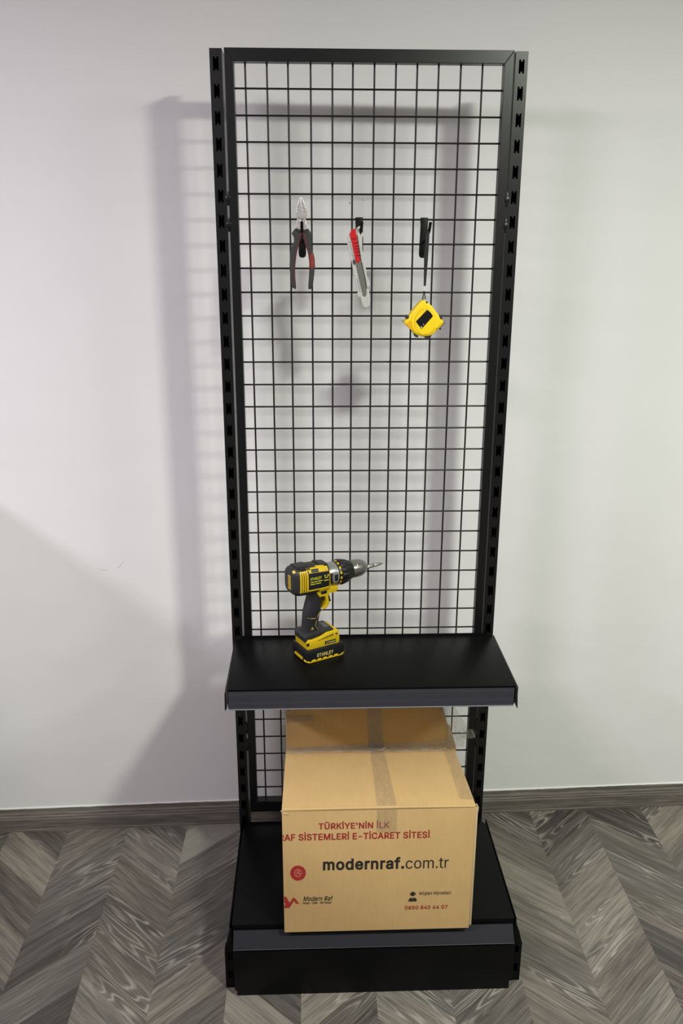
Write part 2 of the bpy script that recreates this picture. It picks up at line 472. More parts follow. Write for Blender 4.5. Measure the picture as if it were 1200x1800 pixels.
GLYPHS = {
 "'": (0.206, [[.078,.318,.07,.509,.136,.509,.128,.318]]),
 '-': (0.453, [[.337,.244,.337,.188,.114,.188,.114,.244]]),
 '.': (0.188, [[.095,-.004,.083,-.003,.073,.001,.063,.009,.055,.018,.051,.029,.05,.041,.051,.053,.055,.064,.063,.073,.073,.081,.083,.085,.095,.087,.107,.085,.118,.081,.128,.073,.135,.064,.14,.053,.141,.041,.14,.029,.135,.018,.128,.009,.118,.001,.107,-.003]]),
 '0': (0.453, [[.227,-.007,.191,-.003,.158,.007,.13,.024,.105,.048,.085,.077,.069,.113,.057,.155,.05,.202,.048,.254,.05,.306,.057,.353,.069,.395,.085,.431,.106,.461,.13,.484,.159,.502,.191,.512,.227,.516,.262,.512,.295,.502,.323,.484,.348,.461,.368,.431,.384,.395,.396,.353,.403,.306,.405,.254,.403,.202,.396,.155,.384,.113,.368,.077,.348,.048,.323,.024,.295,.007,.263,-.003],[.227,.05,.25,.052,.271,.06,.29,.074,.306,.092,.32,.116,.33,.144,.338,.176,.342,.213,.344,.254,.342,.295,.338,.332,.33,.365,.32,.393,.306,.416,.29,.435,.271,.449,.25,.457,.227,.46,.203,.457,.182,.449,.163,.435,.147,.416,.134,.393,.123,.365,.115,.332,.111,.295,.109,.254,.111,.213,.115,.176,.123,.144,.134,.116,.147,.092,.163,.074,.182,.06,.203,.052]]),
 '4': (0.453, [[.04,.105,.04,.158,.247,.509,.311,.509,.109,.166,.109,.163,.413,.163,.413,.105],[.282,.0,.282,.318,.343,.318,.343,.0]]),
 '5': (0.453, [[.221,-.007,.192,-.005,.165,.001,.14,.011,.118,.025,.099,.041,.083,.06,.071,.082,.063,.105,.06,.13,.122,.13,.125,.115,.13,.102,.138,.089,.148,.078,.16,.068,.173,.06,.188,.054,.204,.051,.221,.05,.241,.051,.259,.056,.276,.064,.291,.075,.304,.089,.314,.104,.322,.122,.326,.141,.328,.162,.326,.183,.321,.203,.314,.221,.303,.237,.29,.251,.275,.262,.257,.27,.238,.275,.218,.277,.201,.276,.184,.273,.167,.268,.152,.262,.139,.255,.128,.246,.067,.253,.096,.509,.366,.509,.366,.452,.151,.452,.134,.301,.136,.301,.148,.311,.162,.318,.178,.325,.194,.33,.212,.333,.229,.334,.252,.332,.274,.328,.294,.321,.313,.311,.33,.299,.345,.285,.358,.269,.37,.251,.379,.231,.386,.21,.39,.187,.391,.163,.388,.132,.381,.102,.369,.076,.352,.052,.332,.032,.309,.015,.282,.003,.253,-.004]]),
 '6': (0.453, [[.226,-.007,.196,-.004,.168,.003,.142,.015,.119,.031,.1,.051,.084,.074,.073,.101,.066,.13,.064,.162,.065,.187,.071,.212,.08,.239,.093,.268,.112,.302,.137,.34,.252,.509,.322,.509,.151,.261,.145,.261,.157,.279,.165,.288,.184,.302,.196,.307,.208,.311,.221,.313,.235,.314,.265,.312,.291,.305,.316,.295,.337,.28,.355,.262,.37,.24,.38,.215,.387,.187,.389,.157,.387,.127,.379,.098,.368,.073,.352,.05,.333,.03,.31,.014,.284,.003,.257,-.004],[.226,.048,.245,.05,.263,.055,.279,.063,.293,.073,.304,.086,.314,.101,.322,.119,.326,.137,.327,.157,.326,.178,.322,.196,.314,.213,.304,.228,.293,.241,.279,.251,.263,.259,.245,.264,.226,.265,.207,.264,.19,.259,.174,.252,.16,.241,.148,.229,.138,.214,.131,.197,.126,.179,.125,.158,.126,.138,.131,.119,.138,.102,.148,.086,.16,.073,.174,.063,.19,.055,.207,.05]]),
 '7': (0.453, [[.097,.0,.323,.448,.323,.452,.062,.452,.062,.509,.391,.509,.391,.449,.165,.0]]),
 '8': (0.453, [[.226,-.007,.193,-.005,.163,.001,.136,.011,.111,.025,.091,.042,.074,.062,.062,.084,.054,.109,.052,.135,.053,.156,.058,.176,.065,.195,.075,.212,.087,.228,.101,.241,.117,.252,.134,.26,.153,.265,.153,.267,.129,.276,.109,.289,.093,.308,.08,.33,.073,.354,.07,.38,.073,.405,.079,.429,.09,.45,.106,.469,.124,.485,.146,.498,.17,.508,.197,.514,.226,.516,.255,.514,.282,.508,.306,.498,.328,.485,.346,.469,.361,.45,.373,.429,.379,.405,.382,.38,.379,.354,.372,.33,.359,.308,.343,.289,.323,.276,.3,.267,.3,.265,.319,.26,.335,.252,.351,.241,.365,.228,.377,.212,.387,.195,.395,.176,.399,.156,.401,.135,.398,.109,.391,.084,.378,.062,.362,.042,.341,.025,.317,.011,.289,.001,.259,-.005],[.226,.049,.248,.05,.267,.054,.285,.06,.3,.069,.313,.079,.323,.091,.331,.106,.335,.121,.337,.139,.335,.157,.33,.173,.322,.189,.312,.202,.298,.213,.283,.223,.265,.23,.247,.234,.226,.235,.206,.234,.187,.23,.169,.223,.154,.213,.14,.202,.13,.189,.122,.173,.117,.157,.115,.139,.117,.121,.121,.106,.129,.091,.139,.079,.152,.069,.167,.06,.185,.054,.205,.05],[.226,.29,.244,.291,.26,.294,.274,.3,.287,.308,.298,.318,.307,.33,.314,.344,.318,.359,.319,.376,.318,.392,.314,.407,.308,.42,.299,.432,.288,.442,.275,.449,.26,.455,.244,.459,.226,.46,.208,.459,.192,.455,.177,.449,.164,.442,.153,.432,.145,.42,.138,.407,.134,.392,.133,.376,.134,.359,.138,.344,.145,.33,.154,.318,.165,.308,.178,.3,.193,.294,.209,.291]]),
 'A': (0.48, [[.016,.0,.201,.509,.276,.509,.463,.0,.395,.0,.287,.302,.272,.346,.232,.478,.245,.478,.233,.437,.222,.402,.213,.371,.204,.345,.191,.302,.085,.0],[.11,.142,.11,.199,.37,.199,.37,.142]]),
 'C': (0.51, [[.267,-.007,.225,-.003,.186,.007,.15,.025,.119,.049,.092,.079,.07,.115,.053,.157,.044,.203,.04,.254,.044,.305,.053,.352,.07,.393,.092,.429,.119,.459,.15,.484,.186,.501,.225,.512,.267,.516,.293,.514,.317,.511,.34,.504,.362,.496,.383,.485,.402,.471,.419,.456,.435,.438,.448,.418,.459,.397,.467,.373,.473,.348,.408,.348,.404,.365,.397,.38,.389,.395,.38,.407,.369,.418,.357,.428,.344,.437,.33,.444,.315,.449,.3,.453,.284,.455,.267,.456,.237,.453,.209,.445,.184,.432,.161,.414,.141,.391,.125,.364,.113,.332,.106,.295,.103,.254,.106,.213,.113,.177,.125,.145,.141,.117,.161,.094,.184,.076,.21,.063,.237,.056,.267,.053,.284,.054,.3,.056,.315,.06,.33,.065,.344,.072,.369,.09,.38,.102,.389,.114,.397,.128,.404,.144,.408,.16,.473,.16,.467,.135,.459,.112,.448,.091,.435,.071,.42,.053,.402,.038,.383,.024,.363,.013,.341,.005,.317,-.002,.293,-.006]]),
 'E': (0.419, [[.06,.0,.06,.509,.372,.509,.372,.452,.125,.452,.125,.286,.355,.286,.355,.229,.125,.229,.125,.057,.375,.057,.375,.0]]),
 'F': (0.41, [[.06,.0,.06,.509,.369,.509,.369,.452,.125,.452,.125,.278,.346,.278,.346,.221,.125,.221,.125,.0]]),
 'H': (0.517, [[.06,.0,.06,.509,.125,.509,.125,.289,.392,.289,.392,.509,.457,.509,.457,.0,.392,.0,.392,.232,.125,.232,.125,.0]]),
 'I': (0.181, [[.058,0,.058,.509,.123,.509,.123,0]]),
 'K': (0.467, [[.104,.145,.104,.216,.128,.246,.139,.261,.151,.275,.162,.289,.174,.303,.187,.317,.199,.331,.212,.344,.364,.509,.448,.509,.231,.276,.228,.276],[.06,.0,.06,.509,.125,.509,.125,.334,.124,.225,.125,.193,.125,.0],[.372,.0,.188,.259,.228,.309,.449,.0]]),
 'L': (0.393, [[.06,.0,.06,.509,.125,.509,.125,.057,.361,.057,.361,.0]]),
 'M': (0.628, [[.06,.0,.06,.509,.152,.509,.277,.187,.284,.17,.319,.06,.322,.049,.307,.049,.311,.059,.314,.071,.352,.187,.476,.509,.568,.509,.568,.0,.504,.0,.504,.327,.505,.34,.505,.383,.506,.398,.506,.428,.507,.443,.507,.457,.513,.457,.498,.409,.492,.393,.477,.348,.456,.291,.342,.0,.286,.0,.17,.291,.14,.376,.134,.392,.124,.424,.112,.457,.119,.457,.119,.444,.12,.43,.12,.401,.121,.386,.121,.342,.122,.328,.122,.0]]),
 'N': (0.523, [[.06,.0,.06,.509,.136,.509,.343,.183,.349,.174,.355,.163,.363,.151,.379,.122,.388,.107,.396,.09,.414,.055,.405,.054,.403,.072,.399,.142,.399,.509,.463,.509,.463,.0,.387,.0,.202,.29,.186,.317,.168,.346,.159,.363,.148,.381,.108,.452,.119,.454,.124,.345,.124,.328,.125,.313,.125,.0]]),
 'R': (0.449, [[.06,.0,.06,.509,.236,.509,.273,.506,.305,.5,.333,.489,.356,.473,.376,.455,.39,.433,.401,.408,.407,.381,.409,.352,.407,.323,.401,.296,.39,.271,.376,.25,.356,.232,.333,.217,.305,.206,.273,.2,.236,.198,.096,.198,.096,.255,.234,.255,.258,.256,.28,.26,.298,.267,.313,.276,.325,.287,.334,.3,.34,.316,.344,.333,.345,.352,.344,.371,.34,.389,.334,.405,.325,.419,.313,.43,.298,.44,.279,.446,.258,.451,.233,.452,.125,.452,.125,.0],[.353,.0,.23,.229,.303,.229,.428,.0]]),
 'S': (0.447, [[.224,-.009,.188,-.007,.156,-.001,.128,.009,.102,.023,.081,.04,.064,.06,.051,.083,.042,.109,.038,.137,.104,.137,.108,.118,.114,.102,.123,.088,.136,.076,.15,.066,.166,.059,.185,.053,.204,.05,.224,.049,.246,.05,.267,.054,.286,.06,.303,.069,.317,.079,.329,.092,.338,.106,.344,.122,.346,.139,.344,.154,.34,.168,.332,.179,.322,.189,.31,.197,.296,.205,.263,.217,.184,.239,.145,.253,.112,.269,.086,.289,.067,.313,.056,.341,.052,.372,.054,.4,.062,.425,.075,.448,.092,.468,.113,.484,.138,.498,.165,.508,.195,.514,.227,.516,.259,.514,.289,.508,.316,.498,.34,.484,.36,.468,.377,.449,.39,.427,.398,.403,.401,.378,.337,.378,.332,.402,.32,.421,.302,.437,.28,.449,.254,.456,.225,.459,.204,.457,.185,.454,.167,.448,.152,.44,.139,.43,.129,.418,.121,.405,.117,.391,.115,.376,.117,.359,.122,.345,.131,.334,.142,.324,.155,.315,.169,.308,.198,.297,.212,.293,.279,.275,.295,.27,.312,.264,.344,.248,.359,.238,.372,.226,.384,.213,.395,.198,.402,.18,.407,.161,.408,.139,.406,.112,.399,.087,.386,.064,.37,.043,.349,.025,.323,.011,.294,-.0,.261,-.007]]),
 'T': (0.449, [[.032,.452,.032,.509,.417,.509,.417,.452,.257,.452,.257,.0,.193,.0,.193,.452]]),
 'U': (0.517, [[.259,-.008,.22,-.006,.186,.002,.154,.015,.126,.033,.103,.055,.085,.08,.071,.108,.063,.14,.06,.173,.06,.509,.124,.509,.124,.178,.126,.155,.132,.133,.141,.113,.153,.095,.169,.08,.187,.068,.208,.059,.232,.053,.259,.052,.285,.053,.309,.059,.331,.068,.349,.08,.364,.095,.377,.113,.385,.133,.391,.155,.393,.178,.393,.509,.457,.509,.457,.173,.454,.14,.446,.108,.433,.08,.414,.055,.391,.033,.363,.015,.332,.002,.297,-.006]]),
 'Y': (0.472, [[.203,.0,.203,.208,.016,.509,.091,.509,.192,.344,.203,.327,.231,.274,.24,.254,.25,.23,.224,.23,.233,.254,.242,.275,.26,.31,.28,.344,.381,.509,.455,.509,.268,.208,.268,.0]]),
 'a': (0.389, [[.16,-.009,.137,-.007,.115,-.003,.094,.005,.076,.015,.06,.029,.048,.045,.038,.063,.032,.084,.03,.108,.032,.128,.036,.146,.043,.161,.053,.174,.064,.184,.078,.193,.092,.2,.108,.206,.125,.211,.178,.22,.257,.231,.265,.235,.271,.24,.274,.246,.275,.272,.272,.285,.267,.297,.26,.307,.251,.315,.24,.322,.227,.327,.212,.33,.196,.331,.178,.33,.163,.327,.149,.322,.137,.316,.127,.309,.118,.301,.11,.292,.104,.283,.1,.274,.041,.291,.051,.313,.064,.331,.079,.346,.095,.358,.114,.368,.133,.375,.153,.38,.173,.383,.194,.384,.208,.384,.223,.382,.239,.379,.255,.375,.271,.369,.286,.36,.3,.35,.312,.336,.322,.32,.33,.301,.335,.278,.337,.251,.337,.0,.277,.0,.277,.052,.272,.052,.267,.043,.252,.025,.242,.016,.229,.008,.215,.001,.199,-.004,.181,-.007],[.17,.045,.192,.047,.211,.051,.228,.059,.242,.068,.254,.08,.263,.093,.27,.108,.274,.122,.276,.138,.276,.19,.267,.184,.221,.174,.21,.173,.161,.166,.147,.163,.134,.159,.122,.153,.112,.147,.103,.139,.097,.13,.093,.118,.092,.105,.093,.093,.096,.082,.102,.072,.109,.064,.119,.057,.13,.052,.142,.048,.156,.046]]),
 'c': (0.396, [[.207,-.008,.174,-.005,.144,.003,.117,.016,.093,.035,.072,.058,.056,.085,.044,.116,.037,.15,.034,.187,.037,.225,.044,.26,.056,.291,.072,.318,.093,.341,.117,.36,.144,.374,.174,.382,.207,.384,.226,.384,.243,.381,.26,.377,.276,.371,.291,.364,.305,.356,.318,.346,.33,.335,.34,.322,.349,.308,.356,.293,.362,.277,.303,.262,.3,.272,.278,.304,.27,.311,.252,.321,.242,.325,.231,.328,.207,.33,.184,.328,.163,.321,.145,.31,.13,.296,.118,.278,.108,.258,.102,.236,.098,.212,.096,.187,.098,.163,.102,.139,.108,.117,.118,.097,.13,.08,.145,.066,.163,.055,.184,.049,.207,.046,.22,.047,.232,.049,.253,.055,.271,.066,.279,.073,.292,.089,.301,.107,.304,.117,.363,.102,.357,.086,.35,.07,.341,.056,.331,.043,.319,.032,.306,.021,.292,.012,.277,.005,.261,-.001,.244,-.005,.226,-.007]]),
 'd': (0.424, [[.195,-.008,.165,-.006,.137,.003,.111,.016,.089,.034,.07,.057,.055,.084,.043,.116,.036,.151,.034,.189,.036,.227,.043,.261,.055,.293,.07,.32,.089,.342,.112,.361,.137,.374,.165,.382,.196,.384,.218,.383,.237,.379,.253,.373,.267,.364,.278,.355,.287,.346,.295,.336,.306,.319,.311,.319,.311,.509,.372,.509,.372,.0,.313,.0,.313,.059,.307,.059,.295,.041,.287,.031,.277,.021,.266,.012,.252,.004,.236,-.003,.217,-.007],[.205,.047,.226,.049,.246,.055,.263,.065,.278,.078,.29,.095,.299,.115,.306,.138,.31,.162,.312,.189,.31,.216,.306,.241,.3,.263,.29,.282,.278,.299,.263,.312,.246,.322,.227,.328,.205,.33,.182,.328,.162,.322,.145,.311,.13,.298,.118,.281,.108,.261,.102,.239,.098,.215,.096,.189,.098,.163,.102,.139,.109,.117,.118,.097,.13,.08,.145,.066,.162,.055,.182,.049]]),
 'e': (0.404, [[.212,-.008,.177,-.005,.145,.003,.117,.016,.092,.035,.072,.058,.056,.085,.044,.116,.037,.15,.034,.187,.036,.224,.044,.258,.055,.29,.071,.317,.091,.34,.115,.359,.142,.373,.172,.382,.205,.384,.226,.383,.246,.38,.266,.374,.285,.366,.303,.355,.319,.341,.334,.324,.347,.305,.357,.282,.365,.256,.37,.227,.371,.194,.371,.169,.075,.169,.075,.221,.338,.221,.31,.202,.308,.226,.304,.248,.298,.269,.288,.286,.277,.301,.263,.314,.246,.323,.227,.328,.205,.33,.183,.328,.164,.323,.146,.313,.131,.301,.119,.286,.109,.27,.102,.251,.097,.231,.096,.211,.096,.178,.098,.151,.102,.127,.11,.106,.121,.088,.135,.073,.151,.061,.169,.053,.19,.048,.212,.046,.227,.047,.241,.049,.254,.053,.265,.058,.276,.065,.294,.082,.306,.105,.365,.091,.358,.072,.348,.055,.335,.039,.32,.026,.302,.014,.283,.004,.261,-.003,.237,-.007]]),
 'f': (0.254, [[.228,.379,.228,.327,.006,.327,.006,.379],[.081,.0,.081,.432,.082,.452,.087,.47,.096,.486,.107,.499,.12,.51,.135,.519,.152,.525,.169,.529,.187,.53,.201,.53,.212,.529,.243,.521,.227,.468,.195,.474,.178,.472,.164,.468,.154,.46,.147,.449,.143,.435,.142,.419,.142,.0]]),
 'h': (0.41, [[.114,.227,.114,.0,.053,.0,.053,.509,.114,.509,.114,.287,.102,.287,.116,.319,.132,.344,.152,.362,.175,.374,.2,.382,.227,.384,.252,.383,.275,.377,.295,.369,.313,.356,.328,.34,.341,.321,.35,.298,.355,.271,.357,.24,.357,.0,.296,.0,.296,.235,.293,.263,.286,.286,.273,.304,.256,.318,.235,.326,.21,.329,.192,.328,.176,.324,.161,.317,.147,.308,.136,.297,.126,.283,.119,.266,.115,.248]]),
 'i': (0.167, [[.053,.0,.053,.379,.114,.379,.114,.0],[.084,.443,.073,.444,.063,.448,.054,.455,.047,.463,.043,.472,.041,.483,.043,.494,.047,.504,.054,.512,.063,.518,.073,.522,.084,.524,.095,.522,.105,.518,.114,.512,.121,.504,.125,.494,.126,.483,.125,.472,.121,.463,.114,.455,.105,.448,.095,.444]]),
 'k': (0.381, [[.11,.137,.11,.212,.121,.212,.284,.379,.36,.379,.184,.199,.177,.199],[.053,.0,.053,.509,.114,.509,.114,.0],[.294,.0,.148,.186,.191,.229,.372,.0]]),
 'l': (0.189, [[.139,-.002,.112,.0,.091,.008,.074,.02,.062,.037,.055,.059,.053,.084,.053,.509,.114,.509,.114,.083,.12,.062,.126,.057,.135,.053,.17,.054,.181,.003]]),
 'm': (0.61, [[.053,.0,.053,.379,.112,.379,.112,.295,.108,.295,.114,.314,.122,.331,.132,.346,.144,.358,.158,.368,.172,.376,.187,.382,.203,.385,.219,.386,.245,.383,.268,.375,.287,.361,.303,.342,.314,.32,.321,.295,.312,.295,.318,.312,.326,.329,.337,.343,.35,.356,.364,.366,.381,.375,.398,.381,.417,.385,.437,.386,.458,.385,.478,.38,.497,.372,.514,.361,.529,.346,.541,.328,.55,.307,.555,.283,.557,.255,.557,.0,.496,.0,.496,.254,.493,.279,.485,.298,.473,.313,.456,.323,.438,.329,.419,.33,.402,.329,.387,.326,.374,.32,.363,.312,.353,.302,.345,.29,.34,.277,.336,.263,.335,.247,.335,.0,.274,.0,.274,.26,.272,.28,.265,.297,.253,.311,.238,.322,.22,.328,.199,.33,.185,.329,.171,.326,.158,.32,.145,.312,.135,.302,.126,.289,.119,.274,.115,.257,.114,.238,.114,.0]]),
 'n': (0.41, [[.114,.227,.114,.0,.053,.0,.053,.379,.112,.379,.112,.287,.102,.287,.116,.319,.132,.344,.152,.362,.175,.374,.2,.382,.227,.384,.252,.383,.275,.377,.295,.369,.313,.356,.328,.34,.341,.321,.35,.298,.355,.271,.357,.24,.357,.0,.296,.0,.296,.235,.293,.263,.286,.286,.273,.304,.256,.318,.235,.326,.21,.329,.192,.328,.176,.324,.161,.317,.147,.308,.136,.297,.126,.283,.119,.266,.115,.248]]),
 'o': (0.415, [[.207,-.008,.174,-.005,.144,.003,.117,.016,.093,.035,.072,.058,.056,.085,.044,.116,.037,.15,.034,.187,.037,.225,.044,.26,.056,.291,.072,.318,.093,.341,.117,.36,.144,.374,.174,.382,.207,.384,.241,.382,.271,.374,.299,.36,.323,.341,.343,.318,.359,.291,.371,.26,.379,.225,.381,.187,.379,.15,.371,.116,.359,.085,.343,.058,.323,.035,.299,.016,.271,.003,.241,-.005],[.207,.046,.231,.049,.252,.055,.27,.066,.285,.08,.298,.097,.307,.117,.314,.139,.318,.163,.319,.187,.318,.212,.314,.236,.307,.258,.298,.278,.285,.296,.27,.31,.252,.321,.231,.328,.207,.33,.184,.328,.163,.321,.145,.31,.13,.296,.118,.278,.108,.258,.102,.236,.098,.212,.096,.187,.098,.163,.102,.139,.108,.117,.118,.097,.13,.08,.145,.066,.163,.055,.184,.049]]),
 'p': (0.424, [[.053,-.143,.053,.379,.112,.379,.112,.319,.118,.319,.123,.327,.137,.346,.158,.364,.171,.373,.188,.379,.207,.383,.229,.384,.259,.382,.287,.374,.313,.361,.335,.342,.354,.32,.37,.293,.381,.261,.388,.227,.39,.189,.388,.151,.381,.116,.37,.084,.355,.057,.336,.034,.313,.016,.288,.003,.26,-.006,.229,-.008,.208,-.007,.189,-.003,.173,.004,.159,.012,.147,.021,.13,.041,.118,.059,.114,.059,.114,-.143],[.22,.047,.242,.049,.262,.055,.279,.066,.294,.08,.306,.097,.316,.117,.323,.139,.327,.163,.328,.189,.327,.215,.323,.239,.316,.261,.307,.281,.295,.298,.28,.311,.262,.322,.243,.328,.22,.33,.198,.328,.178,.322,.161,.312,.147,.299,.134,.282,.125,.263,.118,.241,.114,.216,.113,.189,.114,.162,.118,.138,.125,.115,.135,.095,.147,.078,.162,.065,.179,.055,.198,.049]]),
 'r': (0.259, [[.053,.0,.053,.379,.112,.379,.112,.321,.115,.321,.124,.339,.137,.354,.152,.367,.171,.377,.191,.383,.213,.385,.243,.384,.243,.322,.207,.326,.19,.324,.174,.321,.159,.315,.146,.306,.135,.296,.126,.284,.119,.269,.115,.254,.114,.237,.114,.0]]),
 't': (0.227, [[.204,.379,.204,.327,.006,.327,.006,.379],[.065,.471,.126,.471,.126,.098,.127,.083,.13,.07,.136,.061,.144,.055,.156,.051,.202,.054,.213,.002,.168,-.004,.138,-.001,.113,.007,.092,.021,.077,.041,.068,.064,.065,.093]]),
 'y': (0.389, [[.047,-.139,.061,-.086,.094,-.09,.104,-.089,.113,-.086,.122,-.081,.13,-.074,.138,-.064,.145,-.051,.151,-.036,.163,-.001,.017,.379,.084,.379,.165,.155,.173,.132,.187,.087,.199,.042,.206,.021,.184,.021,.202,.087,.216,.132,.224,.155,.305,.379,.371,.379,.204,-.058,.196,-.077,.187,-.093,.177,-.107,.165,-.119,.153,-.128,.139,-.136,.125,-.141,.109,-.144,.057,-.142]]),
 'z': (0.38, [[.042,.0,.042,.046,.254,.32,.254,.323,.048,.323,.048,.379,.333,.379,.333,.331,.126,.06,.126,.056,.339,.056,.339,.0]]),
 'Ç': (0.51, [[.267,-.007,.225,-.003,.186,.007,.15,.025,.119,.049,.092,.079,.07,.115,.053,.157,.044,.203,.04,.254,.044,.305,.053,.352,.07,.393,.092,.429,.119,.459,.15,.484,.186,.501,.225,.512,.267,.516,.293,.514,.317,.511,.34,.504,.362,.496,.383,.485,.402,.471,.419,.456,.435,.438,.448,.418,.459,.397,.467,.373,.473,.348,.408,.348,.404,.365,.397,.38,.389,.395,.38,.407,.369,.418,.357,.428,.344,.437,.33,.444,.315,.449,.3,.453,.284,.455,.267,.456,.237,.453,.209,.445,.184,.432,.161,.414,.141,.391,.125,.364,.113,.332,.106,.295,.103,.254,.106,.213,.113,.177,.125,.145,.141,.117,.161,.094,.184,.076,.21,.063,.237,.056,.267,.053,.284,.054,.3,.056,.315,.06,.33,.065,.344,.072,.369,.09,.38,.102,.389,.114,.397,.128,.404,.144,.408,.16,.473,.16,.467,.135,.459,.112,.448,.091,.435,.071,.42,.053,.402,.038,.383,.024,.363,.013,.341,.005,.317,-.002,.293,-.006],[.228,-.146,.228,-.11,.28,-.11,.288,-.108,.299,-.101,.302,-.088,.301,-.08,.299,-.075,.288,-.068,.28,-.066,.24,-.066,.251,.013,.283,.013,.283,-.033,.303,-.035,.319,-.04,.332,-.047,.341,-.058,.346,-.071,.348,-.088,.345,-.106,.339,-.121,.328,-.132,.313,-.14,.293,-.145,.269,-.146]]),
 'Ü': (0.517, [[.259,-.008,.22,-.006,.186,.002,.154,.015,.126,.033,.103,.055,.085,.08,.071,.108,.063,.14,.06,.173,.06,.509,.124,.509,.124,.178,.126,.155,.132,.133,.141,.113,.153,.095,.169,.08,.187,.068,.208,.059,.232,.053,.259,.052,.285,.053,.309,.059,.331,.068,.349,.08,.364,.095,.377,.113,.385,.133,.391,.155,.393,.178,.393,.509,.457,.509,.457,.173,.454,.14,.446,.108,.433,.08,.414,.055,.391,.033,.363,.015,.332,.002,.297,-.006],[.331,.572,.32,.574,.311,.577,.302,.584,.296,.592,.292,.602,.29,.612,.292,.623,.296,.633,.302,.641,.311,.648,.32,.651,.331,.653,.341,.651,.351,.648,.359,.641,.366,.633,.37,.623,.371,.612,.37,.602,.366,.592,.359,.584,.351,.577,.341,.574],[.187,.572,.176,.574,.167,.577,.158,.584,.152,.592,.148,.602,.146,.612,.148,.623,.152,.633,.158,.641,.167,.648,.176,.651,.187,.653,.198,.651,.207,.648,.216,.641,.222,.633,.226,.623,.227,.612,.226,.602,.222,.592,.216,.584,.207,.577,.198,.574]]),
 'ü': (0.41, [[.182,-.005,.158,-.003,.135,.002,.115,.011,.097,.023,.082,.039,.069,.059,.06,.082,.054,.109,.053,.139,.053,.379,.114,.379,.114,.144,.116,.117,.124,.094,.137,.075,.154,.061,.175,.053,.2,.05,.218,.051,.234,.055,.249,.062,.263,.071,.274,.083,.283,.097,.29,.113,.295,.132,.296,.153,.296,.379,.357,.379,.357,.0,.298,.0,.298,.092,.307,.092,.294,.06,.277,.035,.257,.017,.234,.005,.209,-.003],[.277,.443,.266,.444,.257,.448,.248,.455,.242,.463,.238,.472,.236,.483,.238,.494,.242,.503,.248,.512,.257,.518,.266,.522,.277,.523,.287,.522,.297,.518,.305,.512,.312,.503,.316,.494,.317,.483,.316,.472,.312,.463,.305,.455,.297,.448,.287,.444],[.133,.443,.123,.444,.113,.448,.104,.455,.098,.463,.094,.472,.093,.483,.094,.494,.098,.503,.104,.512,.113,.518,.123,.522,.133,.523,.144,.522,.153,.518,.162,.512,.168,.503,.172,.494,.173,.483,.172,.472,.168,.463,.162,.455,.153,.448,.144,.444]]),
 'İ': (0.181, [[.058,0,.058,.509,.123,.509,.123,0],[.09,.572,.079,.574,.069,.577,.06,.584,.053,.592,.049,.602,.048,.612,.049,.623,.053,.633,.06,.641,.069,.648,.079,.652,.09,.653,.101,.652,.112,.648,.12,.641,.127,.633,.132,.623,.133,.612,.132,.602,.127,.592,.12,.584,.112,.577,.101,.574]]),
 'ş': (0.365, [[.182,-.008,.157,-.007,.133,-.003,.112,.003,.093,.012,.076,.024,.062,.038,.05,.054,.041,.073,.036,.094,.094,.107,.101,.087,.111,.072,.124,.06,.141,.052,.16,.047,.181,.045,.206,.047,.227,.053,.244,.062,.258,.074,.265,.088,.268,.103,.266,.115,.262,.126,.254,.136,.243,.144,.229,.15,.212,.155,.149,.17,.118,.18,.092,.192,.072,.208,.058,.227,.05,.249,.047,.274,.049,.295,.055,.314,.065,.332,.079,.347,.095,.36,.115,.37,.137,.378,.161,.383,.187,.384,.212,.383,.234,.379,.254,.372,.271,.363,.286,.352,.299,.339,.309,.324,.318,.308,.324,.29,.268,.277,.262,.291,.254,.304,.243,.316,.228,.325,.21,.331,.187,.333,.166,.331,.147,.326,.131,.317,.119,.305,.111,.292,.109,.277,.11,.264,.115,.253,.124,.243,.136,.235,.152,.229,.172,.223,.229,.209,.261,.2,.287,.187,.306,.171,.32,.153,.328,.131,.331,.107,.329,.085,.323,.065,.312,.047,.298,.031,.281,.018,.26,.006,.236,-.002,.21,-.007],[.147,-.143,.147,-.107,.188,-.107,.208,-.105,.214,-.102,.218,-.098,.221,-.084,.218,-.071,.214,-.067,.208,-.064,.188,-.062,.16,-.062,.17,.016,.202,.016,.202,-.029,.223,-.032,.239,-.036,.251,-.044,.26,-.054,.265,-.068,.267,-.085,.265,-.103,.258,-.118,.248,-.129,.233,-.136,.213,-.141,.188,-.143]]),
 ' ': (0.188, []),
}



def _inside(p, poly):
    r = False
    for i in range(len(poly)):
        (x1, y1), (x2, y2) = poly[i - 1], poly[i]
        if (y1 > p[1]) != (y2 > p[1]) and p[0] < (x2 - x1) * (p[1] - y1) / (y2 - y1) + x1:
            r = not r
    return r


